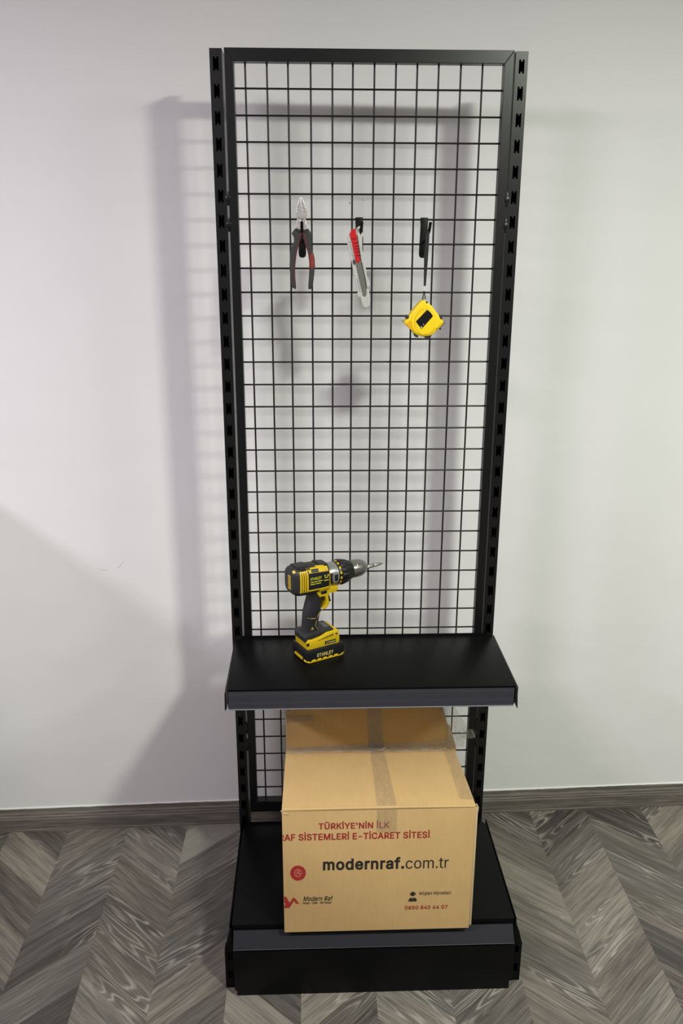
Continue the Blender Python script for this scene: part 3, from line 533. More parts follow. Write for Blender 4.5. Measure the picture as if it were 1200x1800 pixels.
def text_mesh(body, x0, x1, z0, z1, bold=0.0, shear=0.0, clip_left=None):
    """printed lettering fitted to a rectangle in (x, z), facing -y, lying on y = 0"""
    from mathutils.geometry import tessellate_polygon
    verts, faces, lifts = [], [], []
    pen = 0.0
    for ch in body:
        adv, flat_loops = GLYPHS[ch]
        loops = [[(l[i], l[i + 1]) for i in range(0, len(l), 2)] for l in flat_loops]
        holes = {i: [j for j in range(len(loops)) if j != i and all(_inside(p, loops[j]) for p in loops[i])] for i in range(len(loops))}
        for i, lp in enumerate(loops):
            if holes[i]:
                continue
            rings = [lp] + [loops[j] for j in range(len(loops)) if i in holes[j]]
            flatv = [p for r_ in rings for p in r_]
            for tri_ in tessellate_polygon([[Vector((p[0], p[1], 0)) for p in r_] for r_ in rings]):
                v0 = len(verts)
                verts += [(flatv[k][0] + pen, flatv[k][1]) for k in tri_]
                faces.append([v0, v0 + 1, v0 + 2])
                lifts.append(-0.00018 - 0.000015 * (len(faces) % 9))
            if bold > 0:                                   # heavier weight: a stroke along every outline
                for r_ in rings:
                    for q in range(len(r_)):
                        p, q2 = Vector(r_[q - 1]), Vector(r_[q])
                        d = q2 - p
                        if d.length < 1e-6:
                            continue
                        d = d.normalized() * bold
                        nn = Vector((-d.y, d.x))
                        c0, c1 = p - d * 0.7, q2 + d * 0.7
                        v1 = len(verts)
                        verts += [(w.x + pen, w.y) for w in (c0 - nn, c1 - nn, c1 + nn, c0 + nn)]
                        faces.append([v1, v1 + 1, v1 + 2, v1 + 3])
                        lifts.append(-0.000015 * (len(faces) % 10))
        pen += adv + max(bold, 0) * 1.5
    verts = [(x + y * shear, y) for x, y in verts]
    ax, bx_ = min(v[0] for v in verts), max(v[0] for v in verts)
    ay, by = min(v[1] for v in verts), max(v[1] for v in verts)
    vv = [(x0 + (x - ax) / (bx_ - ax) * (x1 - x0), 0.0, z0 + (y - ay) / (by - ay) * (z1 - z0)) for x, y in verts]
    me = bpy.data.meshes.new('tmp')
    me.from_pydata(vv, [], faces)
    me.update()
    # strokes sit a hair behind the glyph faces, staggered so no two overlap in one plane
    for lift, p in zip(lifts, me.polygons):
        for vi in p.vertices:
            me.vertices[vi].co.y = lift
    bm = bmesh.new()
    bm.from_mesh(me)
    for f in bm.faces:
        f.normal_update()
        if f.normal.y > 0:
            f.normal_flip()
    if clip_left is not None:
        bmesh.ops.bisect_plane(bm, geom=list(bm.verts) + list(bm.edges) + list(bm.faces), plane_co=(clip_left, 0, 0), plane_no=(-1, 0, 0), clear_outer=True)
    bm.to_mesh(me)
    bm.free()
    return me


# ------------------------------------------------------------------ the room
WALL_YAW = math.atan(0.031)
WALL_AT = (-0.011, 0.226, 0.0)

bm = bmesh.new()
box(bm, -3.6, 3.6, 0.0, 0.10, -0.02, 2.56)
wall = struct('wall_back', bm, WALL, loc=WALL_AT, rot=(0, 0, WALL_YAW), smooth=False)

bm = bmesh.new()
box(bm, -3.8, 3.8, -4.8, 0.6, 2.52, 2.60)
struct('ceiling', bm, CEIL, smooth=False)


bm = bmesh.new()
box(bm, -1.34, -1.13, -1.05, 0.19, 0.0, 1.15)
struct('shadow_partition', bm, WALL, smooth=False)  # unseen low partition, added to cast the diagonal shadow on the back wall


# small scuffs and drill marks that stay on the wall
def wall_mark(x, z, w, h, mat, tilt=0.0):
    t = bmesh.new()
    n = 9
    top = []
    for k in range(n):
        a = 2 * math.pi * k / n
        rr = 1 + 0.25 * math.sin(3 * a + x * 50)
        px, pz = w * rr * math.cos(a), h * rr * math.sin(a)
        top.append(t.verts.new((x + px * math.cos(tilt) - pz * math.sin(tilt), -0.0006, z + px * math.sin(tilt) + pz * math.cos(tilt))))
    t.faces.new(top)
    return t


def board_uv(me, faces_info, uvname='grain'):
    uvs, tones = [], []
    for p in me.polygons:
        fn, tone = faces_info(p)
        for li in p.loop_indices:
            uvs += list(fn(me.vertices[me.loops[li].vertex_index].co))
            tones += list(tone)
    me.uv_layers.new(name=uvname)
    me.uv_layers[uvname].data.foreach_set('uv', uvs)
    me.color_attributes.new('tone', 'FLOAT_COLOR', 'CORNER')
    me.color_attributes['tone'].data.foreach_set('color', tones)


# chevron floor: columns of parallel boards meeting in straight seams that run away from the camera
random.seed(11)
COLW, SEAM0, PITCHB = 0.1690, -0.833, 0.1365
verts, faces, info = [], [], []
k0, k1 = -17, 21
for k in range(k0, k1):
    xa, xb = SEAM0 + k * COLW, SEAM0 + (k + 1) * COLW
    sgn = 1 if k % 2 == 0 else -1
    rise = sgn * 0.158
    ya0 = -0.102 if sgn > 0 else -0.056
    for j in range(-36, 5):
        y0 = ya0 + j * PITCHB
        if max(y0 + PITCHB, y0 + PITCHB + rise) < -4.6 or min(y0, y0 + rise) > 0.42:
            continue
        i = len(verts)
        g = 0.00005
        verts += [(xa + g, y0 + g, 0), (xb - g, y0 + rise + g, 0), (xb - g, y0 + rise + PITCHB - g, 0), (xa + g, y0 + PITCHB - g, 0)]
        faces.append((i, i + 1, i + 2, i + 3))
        L = math.hypot(COLW, rise)
        ux, uy = COLW / L, rise / L
        rnd = random.random()
        tone = min(1.25, max(-0.25, random.gauss(0.50, 0.25)))
        info.append((xa, y0, ux, uy, (tone, rnd, random.random(), 1)))
# dark joint bed just under the boards
i = len(verts)
verts += [(-3.6, -4.6, -0.0012), (3.6, -4.6, -0.0012), (3.6, 0.42, -0.0012), (-3.6, 0.42, -0.0012)]
faces.append((i, i + 1, i + 2, i + 3))
info.append((0, 0, 1, 0, (0.2, 0.5, 0.0, 1)))
me = bpy.data.meshes.new('floor')
me.from_pydata(verts, [], faces)
me.update()


def finfo(p):
    xa, y0, ux, uy, tone = info[p.index]
    return (lambda c: ((c.x - xa) * ux + (c.y - y0) * uy, -(c.x - xa) * uy + (c.y - y0) * ux)), tone


board_uv(me, finfo)
floor = struct('floor', me, FLOOR, smooth=False)

# skirting board with a stepped profile, dark grey oak
prof = [(0, 0), (-0.0120, 0), (-0.0120, 0.0060), (-0.0105, 0.0075), (-0.0120, 0.0090), (-0.0120, 0.0400), (-0.0095, 0.0440),
        (-0.0095, 0.0475), (-0.0075, 0.0500), (-0.0075, 0.0550), (-0.0045, 0.0600), (-0.0035, 0.0690), (-0.0020, 0.0720), (0, 0.0720)]
bm = bmesh.new()
prism(bm, prof, 'x', -3.4, 3.4)
me = bpy.data.meshes.new('baseboard_back')
bm.to_mesh(me)
bm.free()
board_uv(me, lambda p: ((lambda c: (c.x, c.z + c.y)), (0.45, 0.3, 0.2, 1)))
struct('baseboard_back', me, SKIRT, loc=WALL_AT, rot=(0, 0, WALL_YAW), smooth=False)
# thin uneven line of white wall paint over the skirting's top edge
bm = bmesh.new()
random.seed(4)
n = 260
row = []
for i in range(n + 1):
    x = -2.0 + 4.0 * i / n
    h = 0.0712 + 0.0010 * math.sin(x * 9) + random.uniform(-0.0006, 0.0006)
    row.append((bm.verts.new((x, -0.0030, h)), bm.verts.new((x, -0.0030, 0.0732)), bm.verts.new((x, 0.0005, h)), bm.verts.new((x, 0.0005, 0.0742))))
for a, b in zip(row, row[1:]):
    bm.faces.new((a[0], b[0], b[1], a[1]))
    bm.faces.new((a[1], b[1], b[3], a[3]))
    bm.faces.new((a[0], a[2], b[2], b[0]))
struct('trim_1', bm, WALL, loc=WALL_AT, rot=(0, 0, WALL_YAW))

MARK_DARK = simple('dark_plaster_mark', (0.10, 0.09, 0.06), 0.9)
MARK_PALE = simple('pale_plaster_scratch', (0.62, 0.60, 0.58), 0.9)
bm = bmesh.new()
for x, z, w, h, t in ((-0.013, 1.717, 0.0012, 0.0030, -0.5), (0.0125, 1.7195, 0.0011, 0.0011, 0), (-0.018, 1.7125, 0.0022, 0.0010, 0.5)):
    merge(bm, wall_mark(x + 0.0, z, w, h, None, t))
o = struct('trim_2', bm, MARK_DARK, loc=WALL_AT, rot=(0, 0, WALL_YAW), smooth=False)
bm = bmesh.new()
for x, z, w, h, t in ((-0.665, 0.80, 0.0150, 0.0006, -0.22), (-0.620, 0.812, 0.0180, 0.0006, 0.85)):
    merge(bm, wall_mark(x, z, w, h, None, t))
o = struct('trim_3', bm, MARK_PALE, loc=WALL_AT, rot=(0, 0, WALL_YAW), smooth=False)

# ------------------------------------------------------------------ the display rack
rack = thing('display_rack', 'tall black metal display rack with wire mesh back and two shelves against the white wall', 'rack', (0, 0, 0))
FRONT = -0.018


def post_bm(x0, x1):
    b_ = bmesh.new()
    ztop, zbot = 1.9885, 0.0
    # front face: strips between the slots, with the double slot cut out as a real opening
    cx = (x0 + x1) / 2
    w, tab = 0.0056, 0.0016
    cols = [x0, cx - w, cx - tab, cx + tab, cx + w, x1]
    zs = []
    for k in range(0, 37):
        zc = 1.9607 - 0.04953 * k
        zs.append((zc + 0.0128, zc + 0.0092, zc - 0.0092, zc - 0.0128))
    rows = [ztop]
    holes = set()
    for a, b2, c, d in zs:
        for z in (a, b2, c, d):
            rows.append(z)
    rows.append(zbot)
    t = bmesh.new()
    grid = [[t.verts.new((x, FRONT, z)) for x in cols] for z in rows]
    for i in range(len(rows) - 1):
        ph = (i - 1) % 4 if 0 < i < len(rows) - 1 else 3
        for j in range(5):
            if i > 0 and i < len(rows) - 1:
                if ph == 1 and j in (1, 2, 3):
                    continue
                if ph in (0, 2) and j in (1, 3):
                    continue
            t.faces.new((grid[i][j], grid[i + 1][j], grid[i + 1][j + 1], grid[i][j + 1]))
    r = bmesh.ops.extrude_face_region(t, geom=list(t.faces))
    bmesh.ops.translate(t, verts=[v for v in r['geom'] if isinstance(v, bmesh.types.BMVert)], vec=(0, 0.002, 0))
    bmesh.ops.recalc_face_normals(t, faces=t.faces)
    merge(b_, t)
    box(b_, x0, x0 + 0.0018, FRONT + 0.002, 0.045, zbot, ztop)
    box(b_, x1 - 0.0018, x1, FRONT + 0.002, 0.045, zbot, ztop)
    box(b_, x0 + 0.0018, x1 - 0.0018, 0.042, 0.045, zbot, ztop)
    box(b_, x0 + 0.0018, x1 - 0.0018, FRONT + 0.002, 0.042, ztop - 0.002, ztop)
    return b_


obj('upright_post', post_bm(-0.3200, -0.2955), BLACK, rack, smooth=False)
obj('upright_post', post_bm(0.2925, 0.3178), BLACK, rack, smooth=False)

XC = [-.2512, -.2076, -.1651, -.1194, -.0753, -.0338, .0100, .0537, .0970, .1406, .1858, .2300]
bm = bmesh.new()
for x in XC:
    tube(bm, [(x, 0.0018, 0.222), (x, 0.0018, 1.978)], 0.00195, 8)
for r in range(-1, 35):
    z = 1.919 - 0.05 * r
    tube(bm, [(-0.279, -0.0017, z), (0.277, -0.0017, z)], 0.00195, 8)
mesh = obj('wire_mesh', bm, WIRE_BLACK, rack)
bm = bmesh.new()
ox0, ox1, oz0, oz1 = -0.2910, 0.2895, 0.2045, 1.9900
ix0, ix1, iz0, iz1 = -0.2726, 0.2708, 0.2360, 1.9656
for poly in ([(ox0, oz1), (ox1, oz1), (ix1, iz1), (ix0, iz1)], [(ox0, oz0), (ix0, iz0), (ix1, iz0), (ox1, oz0)],
             [(ox0, oz0), (ox0, oz1), (ix0, iz1), (ix0, iz0)], [(ox1, oz0), (ix1, iz0), (ix1, iz1), (ox1, oz1)]):
    prism(bm, poly, 'y', FRONT, 0.006, 0.0009)
obj('mesh_frame', bm, BLACK, mesh, smooth=False)
for z in (1.709, 1.657, 0.452, 0.402):
    for x in (-0.2935, 0.2910):
        b_ = bmesh.new()
        box(b_, x - 0.0048, x + 0.0048, FRONT - 0.0012, FRONT + 0.001, z - 0.005, z + 0.005, 0.0006)
        box(b_, x - 0.0020, x + 0.0020, FRONT - 0.0010, FRONT + 0.014, z - 0.014, z + 0.014, 0.0006)
        obj('mesh_clip', b_, BLACK, mesh)

# middle shelf
ZS = 0.7080
bm = bmesh.new()
outline = [(-0.3098, -0.2770), (0.3160, -0.2770), (0.3160, -0.0480), (0.3020, -0.0205), (-0.2960, -0.0205), (-0.3098, -0.0480)]
prism(bm, outline, 'z', ZS - 0.0030, ZS, 0.0010)
box(bm, -0.3080, 0.3140, -0.2765, -0.2745, ZS - 0.045, ZS - 0.002, 0.0006)         # folded front lip
box(bm, -0.2960, 0.3020, -0.0225, -0.0205, ZS - 0.030, ZS + 0.0035, 0.0006)        # upturned back edge
box(bm, -0.2900, 0.2960, -0.1650, -0.1350, ZS - 0.018, ZS - 0.003, 0.001)          # stiffener under the sheet
shelf = obj('shelf', bm, SHELF_BLACK, rack, angle=40)


def strip_bm(x0, x1, h, tilt_ribs=True):
    """price strip seen in profile: (y, z) with its own z from 0 (top) to -h; shallow ribs across it"""
    b_ = bmesh.new()
    pr = [(0.0026, 0.0), (0.0, 0.0)]
    ribs = [] if not tilt_ribs else [0.10, 0.14, 0.42, 0.46, 0.62, 0.66, 0.80, 0.84]
    for i, r in enumerate(ribs):
        pr.append((-0.0003 if i % 4 in (0, 3) else -0.0007, -h * r))
    pr += [(-0.0005, -h * 0.97), (0.0, -h), (0.0026, -h)]
    prism(b_, pr, 'x', x0, x1)
    return b_


ts = obj('price_strip', strip_bm(-0.3065, 0.3112, 0.0405), STRIP, shelf, loc=(0, -0.2795, 0.7028), smooth=False)
bm = bmesh.new()
box(bm, -0.3060, 0.3108, -0.2815, -0.2775, 0.6604, 0.6622, 0.0005)
obj('strip_edge', bm, STRIP_GLINT, shelf)
for side in (-1, 1):
    bm = bmesh.new()
    xo = -0.3125 if side < 0 else 0.3188
    side_poly = [(-0.0200, 0.7040), (-0.0200, 0.5950), (-0.0420, 0.5900), (-0.2600, 0.6600), (-0.2760, 0.6600), (-0.2760, 0.7040)]
    prism(bm, side_poly, 'x', xo - 0.0013, xo + 0.0013, 0.0003)
    if side < 0:
        tip = [(-0.3108, 0.7055), (-0.3132, 0.7045), (-0.3140, 0.6990), (-0.3147, 0.6610), (-0.3128, 0.6610), (-0.3104, 0.6800)]
    else:
        tip = [(0.3130, 0.7060), (0.3165, 0.7050), (0.3176, 0.7000), (0.3200, 0.6560), (0.3182, 0.6560), (0.3150, 0.6650), (0.3132, 0.6850)]
    prism(bm, tip, 'y', -0.2825, -0.2700, 0.0003)
    obj('shelf_bracket', bm, BLACK, shelf, smooth=False)

# base shelf, its sloped price strip, feet and kick plate
ZB = 0.1730
bm = bmesh.new()
outline = [(-0.3098, -0.3700), (0.3242, -0.3700), (0.3242, -0.0480), (0.3100, -0.0205), (-0.2960, -0.0205), (-0.3098, -0.0480)]
prism(bm, outline, 'z', ZB - 0.0030, ZB, 0.0010)
box(bm, -0.3080, 0.3225, -0.3695, -0.3670, ZB - 0.030, ZB - 0.002, 0.0006)
box(bm, -0.2960, 0.3100, -0.0225, -0.0205, ZB - 0.030, ZB + 0.0030, 0.0006)
box(bm, -0.2900, 0.2960, -0.2200, -0.1900, ZB - 0.018, ZB - 0.003, 0.001)
base = obj('base_shelf', bm, SHELF_BLACK, rack, angle=40)
b_ = strip_bm(-0.3055, 0.3195, 0.0385, False)
bmesh.ops.rotate(b_, verts=b_.verts, cent=(0, 0, 0), matrix=Matrix.Rotation(math.radians(-38), 3, 'X'))
obj('price_strip', b_, STRIP_SHADED, base, loc=(0, -0.3755, 0.1630), smooth=False)
bm = bmesh.new()
box(bm, -0.3055, 0.3195, -0.4008, -0.3980, 0.1314, 0.1328, 0.0004)
obj('strip_edge', bm, simple('grey_strip_edge', (0.06, 0.06, 0.07), 0.25), base)
for side in (-1, 1):
    bm = bmesh.new()
    xo, xi, xp = (-0.3270, -0.3100, -0.3150) if side < 0 else (0.3445, 0.3255, 0.3290)
    xa, xb = min(xo, xi), max(xo, xi)
    plate = [(-0.3720, 0.0), (-0.3720, 0.1500), (-0.3650, 0.1700), (-0.0190, 0.1700), (-0.0190, 0.0)]
    prism(bm, plate, 'x', xp - 0.001, xp + 0.001, 0.0003)
    # front flange folded outward, pierced by two square holes, its shoulder running in to the plate
    zr = [0.1050, 0.099, 0.079, 0.049, 0.026, 0.0]
    hx0, hx1 = xa + 0.0055, xb - 0.0015
    if side > 0:
        hx0, hx1 = xa + 0.0035, xb - 0.0060
    for i in range(5):
        if i in (1, 3):
            box(bm, xa, hx0, -0.3735, -0.3715, zr[i + 1], zr[i])
            box(bm, hx1, xb, -0.3735, -0.3715, zr[i + 1], zr[i])
        else:
            box(bm, xa, xb, -0.3735, -0.3715, zr[i + 1], zr[i])
    prism(bm, [(xo, 0.1050), (xo + (xp - xo) * 0.45, 0.1350), (xp + (xp - xo) * 0.05, 0.1640), (xi, 0.1640), (xi, 0.1050)], 'y', -0.3735, -0.3715)
    box(bm, xo - 0.001, xo + 0.001, -0.3715, -0.3500, 0.0, 0.105)
    box(bm, xi - 0.001, xi + 0.001, -0.3715, -0.3400, 0.0, 0.108)
    box(bm, xa, xb, -0.3520, -0.3500, 0.0, 0.104)
    obj('base_foot', bm, KICK, rack, smooth=False)
bm = bmesh.new()
kick = [(-0.3060, 0.1250), (0.3225, 0.1250), (0.3225, 0.022), (0.3155, 0.022), (0.3155, 0.0), (-0.3010, 0.0), (-0.3010, 0.014), (-0.3060, 0.014)]
prism(bm, kick, 'y', -0.3960, -0.3935, 0.0006)
box(bm, -0.3060, 0.3225, -0.3955, -0.3780, 0.1237, 0.1255, 0.0005)
obj('kick_plate', bm, KICK, rack, angle=40)

# ------------------------------------------------------------------ cardboard box
carton = thing('cardboard_box', "large brown printed cardboard box closed with clear tape on the rack's base shelf", 'box', (0.0125, -0.2100, ZB))
OX, OY, OZ = 0.0125, -0.2100, ZB


def rel(bm_):
    bmesh.ops.translate(bm_, verts=bm_.verts, vec=(-OX, -OY, -OZ))
    return bm_


BX0, BX1, BY, BZT, BYS, BZS = -0.1920, 0.2165, -0.3950, 0.4925, -0.1220, 0.4550


def TZ(y):
    """height of the gently sagging front half of the top"""
    return BZT + (BZS - BZT) * (y - BY) / (BYS - BY)


bm = bmesh.new()
prism(bm, [(BY, ZB + 0.0003), (BY, BZT - 0.004), (BY + 0.0012, BZT - 0.0012), (BY + 0.004, BZT), (BYS + 0.002, BZS), (BYS + 0.002, ZB + 0.0003)], 'x', BX0, BX1, 0.0022)
K_ = 1.0326
rear = [(-0.1218 + (x + 0.1218) * K_, ZB + 0.0003 if z is None else 1.613 - (1.613 - z) * K_) for x, z in
        ((-0.1885, None), (-0.1885, 0.588), (-0.178, 0.600), (0.165, 0.600), (0.177, 0.583), (0.190, 0.545), (0.1885, 0.518), (0.2085, 0.497), (0.2110, 0.480), (0.2110, None))]
prism(bm, rear, 'y', BYS, -0.0300, 0.003)
# slightly swollen fold along the top front edge
tube(bm, [(BX0 + 0.004, BY + 0.0030, BZT - 0.0040), (-0.08, BY + 0.0022, BZT - 0.0025), (0.08, BY + 0.0022, BZT - 0.0020), (BX1 - 0.004, BY + 0.0030, BZT - 0.0035)], 0.0036, 10)
obj('carton_body', rel(bm), CARD, carton, angle=40)
bm = bmesh.new()
box(bm, BX1 - 0.002, BX1 + 0.0050, BY + 0.0020, BY + 0.0060, ZB + 0.006, BZT - 0.006, 0.0006)
tube(bm, [(BX1 + 0.004, BY + 0.004, BZT - 0.022), (BX1 + 0.005, BY + 0.003, BZT - 0.008), (BX1 + 0.001, BY + 0.004, BZT + 0.0005)], 0.0017, 8)
obj('glued_side_flap', rel(bm), CARD_RAW, carton)
bm = bmesh.new()
tube(bm, [(BX0 - 0.0006, BY + 0.005, BZT - 0.013), (BX0 - 0.0012, BY + 0.003, BZT - 0.006), (BX0 + 0.006, BY - 0.0005, BZT - 0.011), (BX0 + 0.011, BY - 0.0003, BZT - 0.0125)], 0.0013, 8)
obj('torn_corner', rel(bm), CARD_RAW, carton)


def sheet(pts, nu, nv, amp, seed, freq=1.0, thick=0.0003):
    """wrinkled strip of film over a corner-to-corner patch, pts = p00, p10, p11, p01"""
    rng = random.Random(seed)
    ph = [rng.uniform(0, 6.28) for _ in range(6)]
    p00, p10, p11, p01 = [Vector(p) for p in pts]
    nrm = (p10 - p00).cross(p01 - p00).normalized()
    t = bmesh.new()
    g = []
    for i in range(nu + 1):
        u = i / nu
        r_ = []
        for j in range(nv + 1):
            v = j / nv
            p = p00.lerp(p10, u).lerp(p01.lerp(p11, u), v)
            w = math.sin(freq * (9 * u + 4 * v) + ph[0]) + 0.7 * math.sin(freq * (5 * u - 13 * v) + ph[1]) + 0.5 * math.sin(freq * (23 * u + 7 * v) + ph[2])
            r_.append(t.verts.new(p + nrm * amp * (w + 2.2)))
        g.append(r_)
    for i in range(nu):
        for j in range(nv):
            t.faces.new((g[i][j], g[i + 1][j], g[i + 1][j + 1], g[i][j + 1]))
    r_ = bmesh.ops.extrude_face_region(t, geom=list(t.faces))
    bmesh.ops.translate(t, verts=[v for v in r_['geom'] if isinstance(v, bmesh.types.BMVert)], vec=nrm * thick)
    return t


def F(x, z, dy=-0.0008):
    """a point on the rear face"""
    return (-0.1218 + (x + 0.1218) * K_, BYS + dy, 1.613 - (1.613 - z) * K_)


def T(x, y, dz=0.0006):
    """a point on the front half of the top"""
    return (x, y, TZ(y) + dz)


bm = bmesh.new()
merge(bm, sheet([T(0.0080, BY + 0.004), T(0.0495, BY + 0.004), T(0.0450, -0.127), T(0.0110, -0.127)], 10, 30, 0.00025, 3))
obj('center_tape', rel(bm), TAPE_CLEAR, carton)
bm = bmesh.new()
merge(bm, sheet([(0.0075, BY - 0.0006, 0.4310), (0.0500, BY - 0.0006, 0.4310), (0.0493, BY - 0.0006, BZT - 0.003), (0.0073, BY - 0.0006, BZT - 0.003)], 8, 10, 0.00008, 4))
obj('center_tape', rel(bm), TAPE_CLEAR, carton)
bm = bmesh.new()
merge(bm, sheet([F(0.0040, 0.4960), F(0.0390, 0.4960), F(0.0325, 0.5990), F(-0.0015, 0.5990)], 8, 16, 0.0002, 5))
obj('center_tape', rel(bm), TAPE_GLARE, carton)
bm = bmesh.new()
merge(bm, sheet([T(0.1870, -0.370), T(0.2160, -0.374), T(0.2140, -0.129), T(0.1890, -0.129)], 10, 36, 0.0006, 8, 1.8))
obj('edge_tape', rel(bm), TAPE_CLEAR, carton)
bm = bmesh.new()
merge(bm, sheet([T(-0.1880, -0.143), T(0.195, -0.145), T(0.195, -0.1255, 0.003), T(-0.1880, -0.1255, 0.002)], 70, 5, 0.0010, 12, 3.2))
obj('seam_tape', rel(bm), TAPE_FILM, carton)
bm = bmesh.new()
merge(bm, sheet([F(-0.1870, 0.4950, -.001), F(0.187, 0.4970, -.001), F(0.187, 0.5130, -.001), F(-0.1870, 0.5010, -.001)], 70, 5, 0.0008, 13, 3.2))
obj('seam_tape', rel(bm), TAPE_FILM, carton)
bm = bmesh.new()
merge(bm, sheet([F(-0.1880, 0.5680), F(-0.1240, 0.5680), F(-0.1240, 0.5835), F(-0.1880, 0.5835)], 14, 4, 0.0003, 21, 1.5))
obj('side_tape', rel(bm), TAPE_GLARE, carton)
bm = bmesh.new()
merge(bm, sheet([F(-0.1960, 0.5530, .010), F(-0.1860, 0.5600, -.001), F(-0.1820, 0.6010, -.001), F(-0.1980, 0.5950, .010)], 5, 10, 0.0006, 22, 2.0))
obj('side_tape', rel(bm), TAPE_FILM, carton)
for nm_, quads in (('corner_film', [([F(0.1880, 0.5160, -.001), F(0.2330, 0.5220, .004), F(0.2340, 0.5420, .010), F(0.1890, 0.5420, -.001)], 31),
                                    ([F(0.1890, 0.5420, -.001), F(0.2340, 0.5420, .010), F(0.2020, 0.5980, .006), F(0.1660, 0.5980, -.001)], 32),
                                    ([F(0.1860, 0.4950, -.002), F(0.2260, 0.4950, -.002), F(0.2330, 0.5220, .004), F(0.1880, 0.5160, -.001)], 33)]),
                   ('loose_film', [([F(0.2240, 0.5030, .020), F(0.2600, 0.5000, .030), F(0.2540, 0.5210, .035), F(0.2260, 0.5280, .020)], 34)])):
    bm = bmesh.new()
    for q, sd in quads:
        merge(bm, sheet(q, 14, 14, 0.0011, sd, 1.8))
    obj(nm_, rel(bm), TAPE_FILM, carton)
random.seed(5)
bm = bmesh.new()
tube(bm, [F(0.186, 0.516, -.0035), F(0.208, 0.534, -.006), F(0.233, 0.546, .004)], 0.0010, 8)
for k in range(7):
    xx = 0.193 + 0.034 * random.random()
    tube(bm, [F(xx, 0.515, -.003), F(xx + random.uniform(-.006, .006), 0.530, -.004), F(xx - 0.004 + random.uniform(-.008, .008), 0.552, -.0035)], 0.0004, 6)
obj('corner_crease', rel(bm), TAPE_FILM, carton)
for k in range(8):
    bm = bmesh.new()
    xx = -0.17 + 0.043 * k + random.uniform(0, 0.02)
    ln = random.uniform(0.03, 0.07)
    zz = 0.4955 + random.uniform(0, 0.005) + (0.006 if xx > 0.08 else 0)
    tube(bm, [F(xx, zz, -.0045), F(xx + ln / 2, zz + random.uniform(-.003, .003), -.0060), F(xx + ln, zz + random.uniform(-.003, .004), -.0045)], 0.0005, 6)
    obj('seam_crease', rel(bm), TAPE_FILM, carton)
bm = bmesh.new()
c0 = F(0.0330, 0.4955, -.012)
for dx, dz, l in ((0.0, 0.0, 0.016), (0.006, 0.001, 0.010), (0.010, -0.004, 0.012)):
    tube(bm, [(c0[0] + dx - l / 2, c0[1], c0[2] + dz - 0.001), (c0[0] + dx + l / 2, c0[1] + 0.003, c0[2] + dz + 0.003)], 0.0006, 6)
obj('tape_glint_crease', rel(bm), simple('painted_tape_glint', (0.75, 0.70, 0.58), 0.25), carton)  # thin rods along the creases, coloured bright as painted highlights

# printing on the front
FY = BY - 0.00035


def print_text(name, mat, *a, **k):
    me_ = text_mesh(*a, **k)
    for v in me_.vertices:
        v.co += Vector((-OX, FY - OY, -OZ))
    return obj(name, me_, mat, carton, smooth=False)


print_text('slogan_print', INK_RED, "T\u00dcRK\u0130YE'N\u0130N \u0130LK", -0.1153, 0.0345, 0.4405, 0.4600, bold=0.020)
print_text('slogan_print', INK_RED, 'RAF S\u0130STEMLER\u0130 E-T\u0130CARET S\u0130TES\u0130', -0.1985, 0.1207, 0.4135, 0.4345, bold=0.020, clip_left=BX0 + 0.001)
print_text('web_address_print', INK_BLACK, 'modernraf.', -0.1064, 0.0685, 0.3355, 0.3665, bold=0.026)
print_text('web_address_print', INK_BLACK, 'com.tr', 0.0715, 0.1642, 0.3355, 0.3620, bold=-0.006)
print_text('phone_print', INK_RED, '0850 840 64 07', 0.0724, 0.1664, 0.2272, 0.2373, bold=0.018)
print_text('service_print', INK_BLACK, 'M\u00fc\u015fteri Hizmetleri', 0.1032, 0.1717, 0.2632, 0.2748, bold=0.004)
print_text('logo_print', INK_BLACK, 'Modern Raf', -0.1498, -0.0844, 0.2562, 0.2692, bold=0.012, shear=0.35)
print_text('logo_print', INK_BLACK, 'Ah\u015fap - \u00c7elik - Raf Sanayi', -0.1506, -0.0882, 0.2472, 0.2545, bold=0.012, shear=0.2)


def flat(name, polys, mat, dy=0.0003, smooth=0):
    b2 = bmesh.new()
    for poly in polys:
        prism(b2, poly, 'y', FY + 0.0003, FY - dy)
    return obj(name, rel(b2), mat, carton, smooth=False)


cxm, czm = -0.1600, 0.3305
flat('round_emblem', [[(cxm + 0.0166 * math.cos(2 * math.pi * k / 40), czm + 0.0195 * math.sin(2 * math.pi * k / 40)) for k in range(40)]], INK_RED, 0.0001)
bm = bmesh.new()
ring = [(cxm + 0.0078 * math.cos(2 * math.pi * k / 28), FY - 0.0002, czm + 0.0092 * math.sin(2 * math.pi * k / 28)) for k in range(29)]
tube(bm, ring, 0.00055, 6)
tube(bm, [(cxm - 0.0076, FY - 0.0002, czm + 0.0012), (cxm - 0.001, FY - 0.0002, czm + 0.0018), (cxm + 0.0052, FY - 0.0002, czm + 0.0062)], 0.00045, 6)
tube(bm, [(cxm - 0.0050, FY - 0.0002, czm - 0.0066), (cxm - 0.000, FY - 0.0002, czm - 0.0010), (cxm + 0.0077, FY - 0.0002, czm - 0.0012)], 0.00045, 6)
tube(bm, [(cxm - 0.0030, FY - 0.0002, czm + 0.0084), (cxm + 0.002, FY - 0.0002, czm + 0.0010), (cxm + 0.0040, FY - 0.0002, czm - 0.0076)], 0.00045, 6)
obj('emblem_lines', rel(bm), INK_PINK, carton)
L0 = BX0 + 0.0012
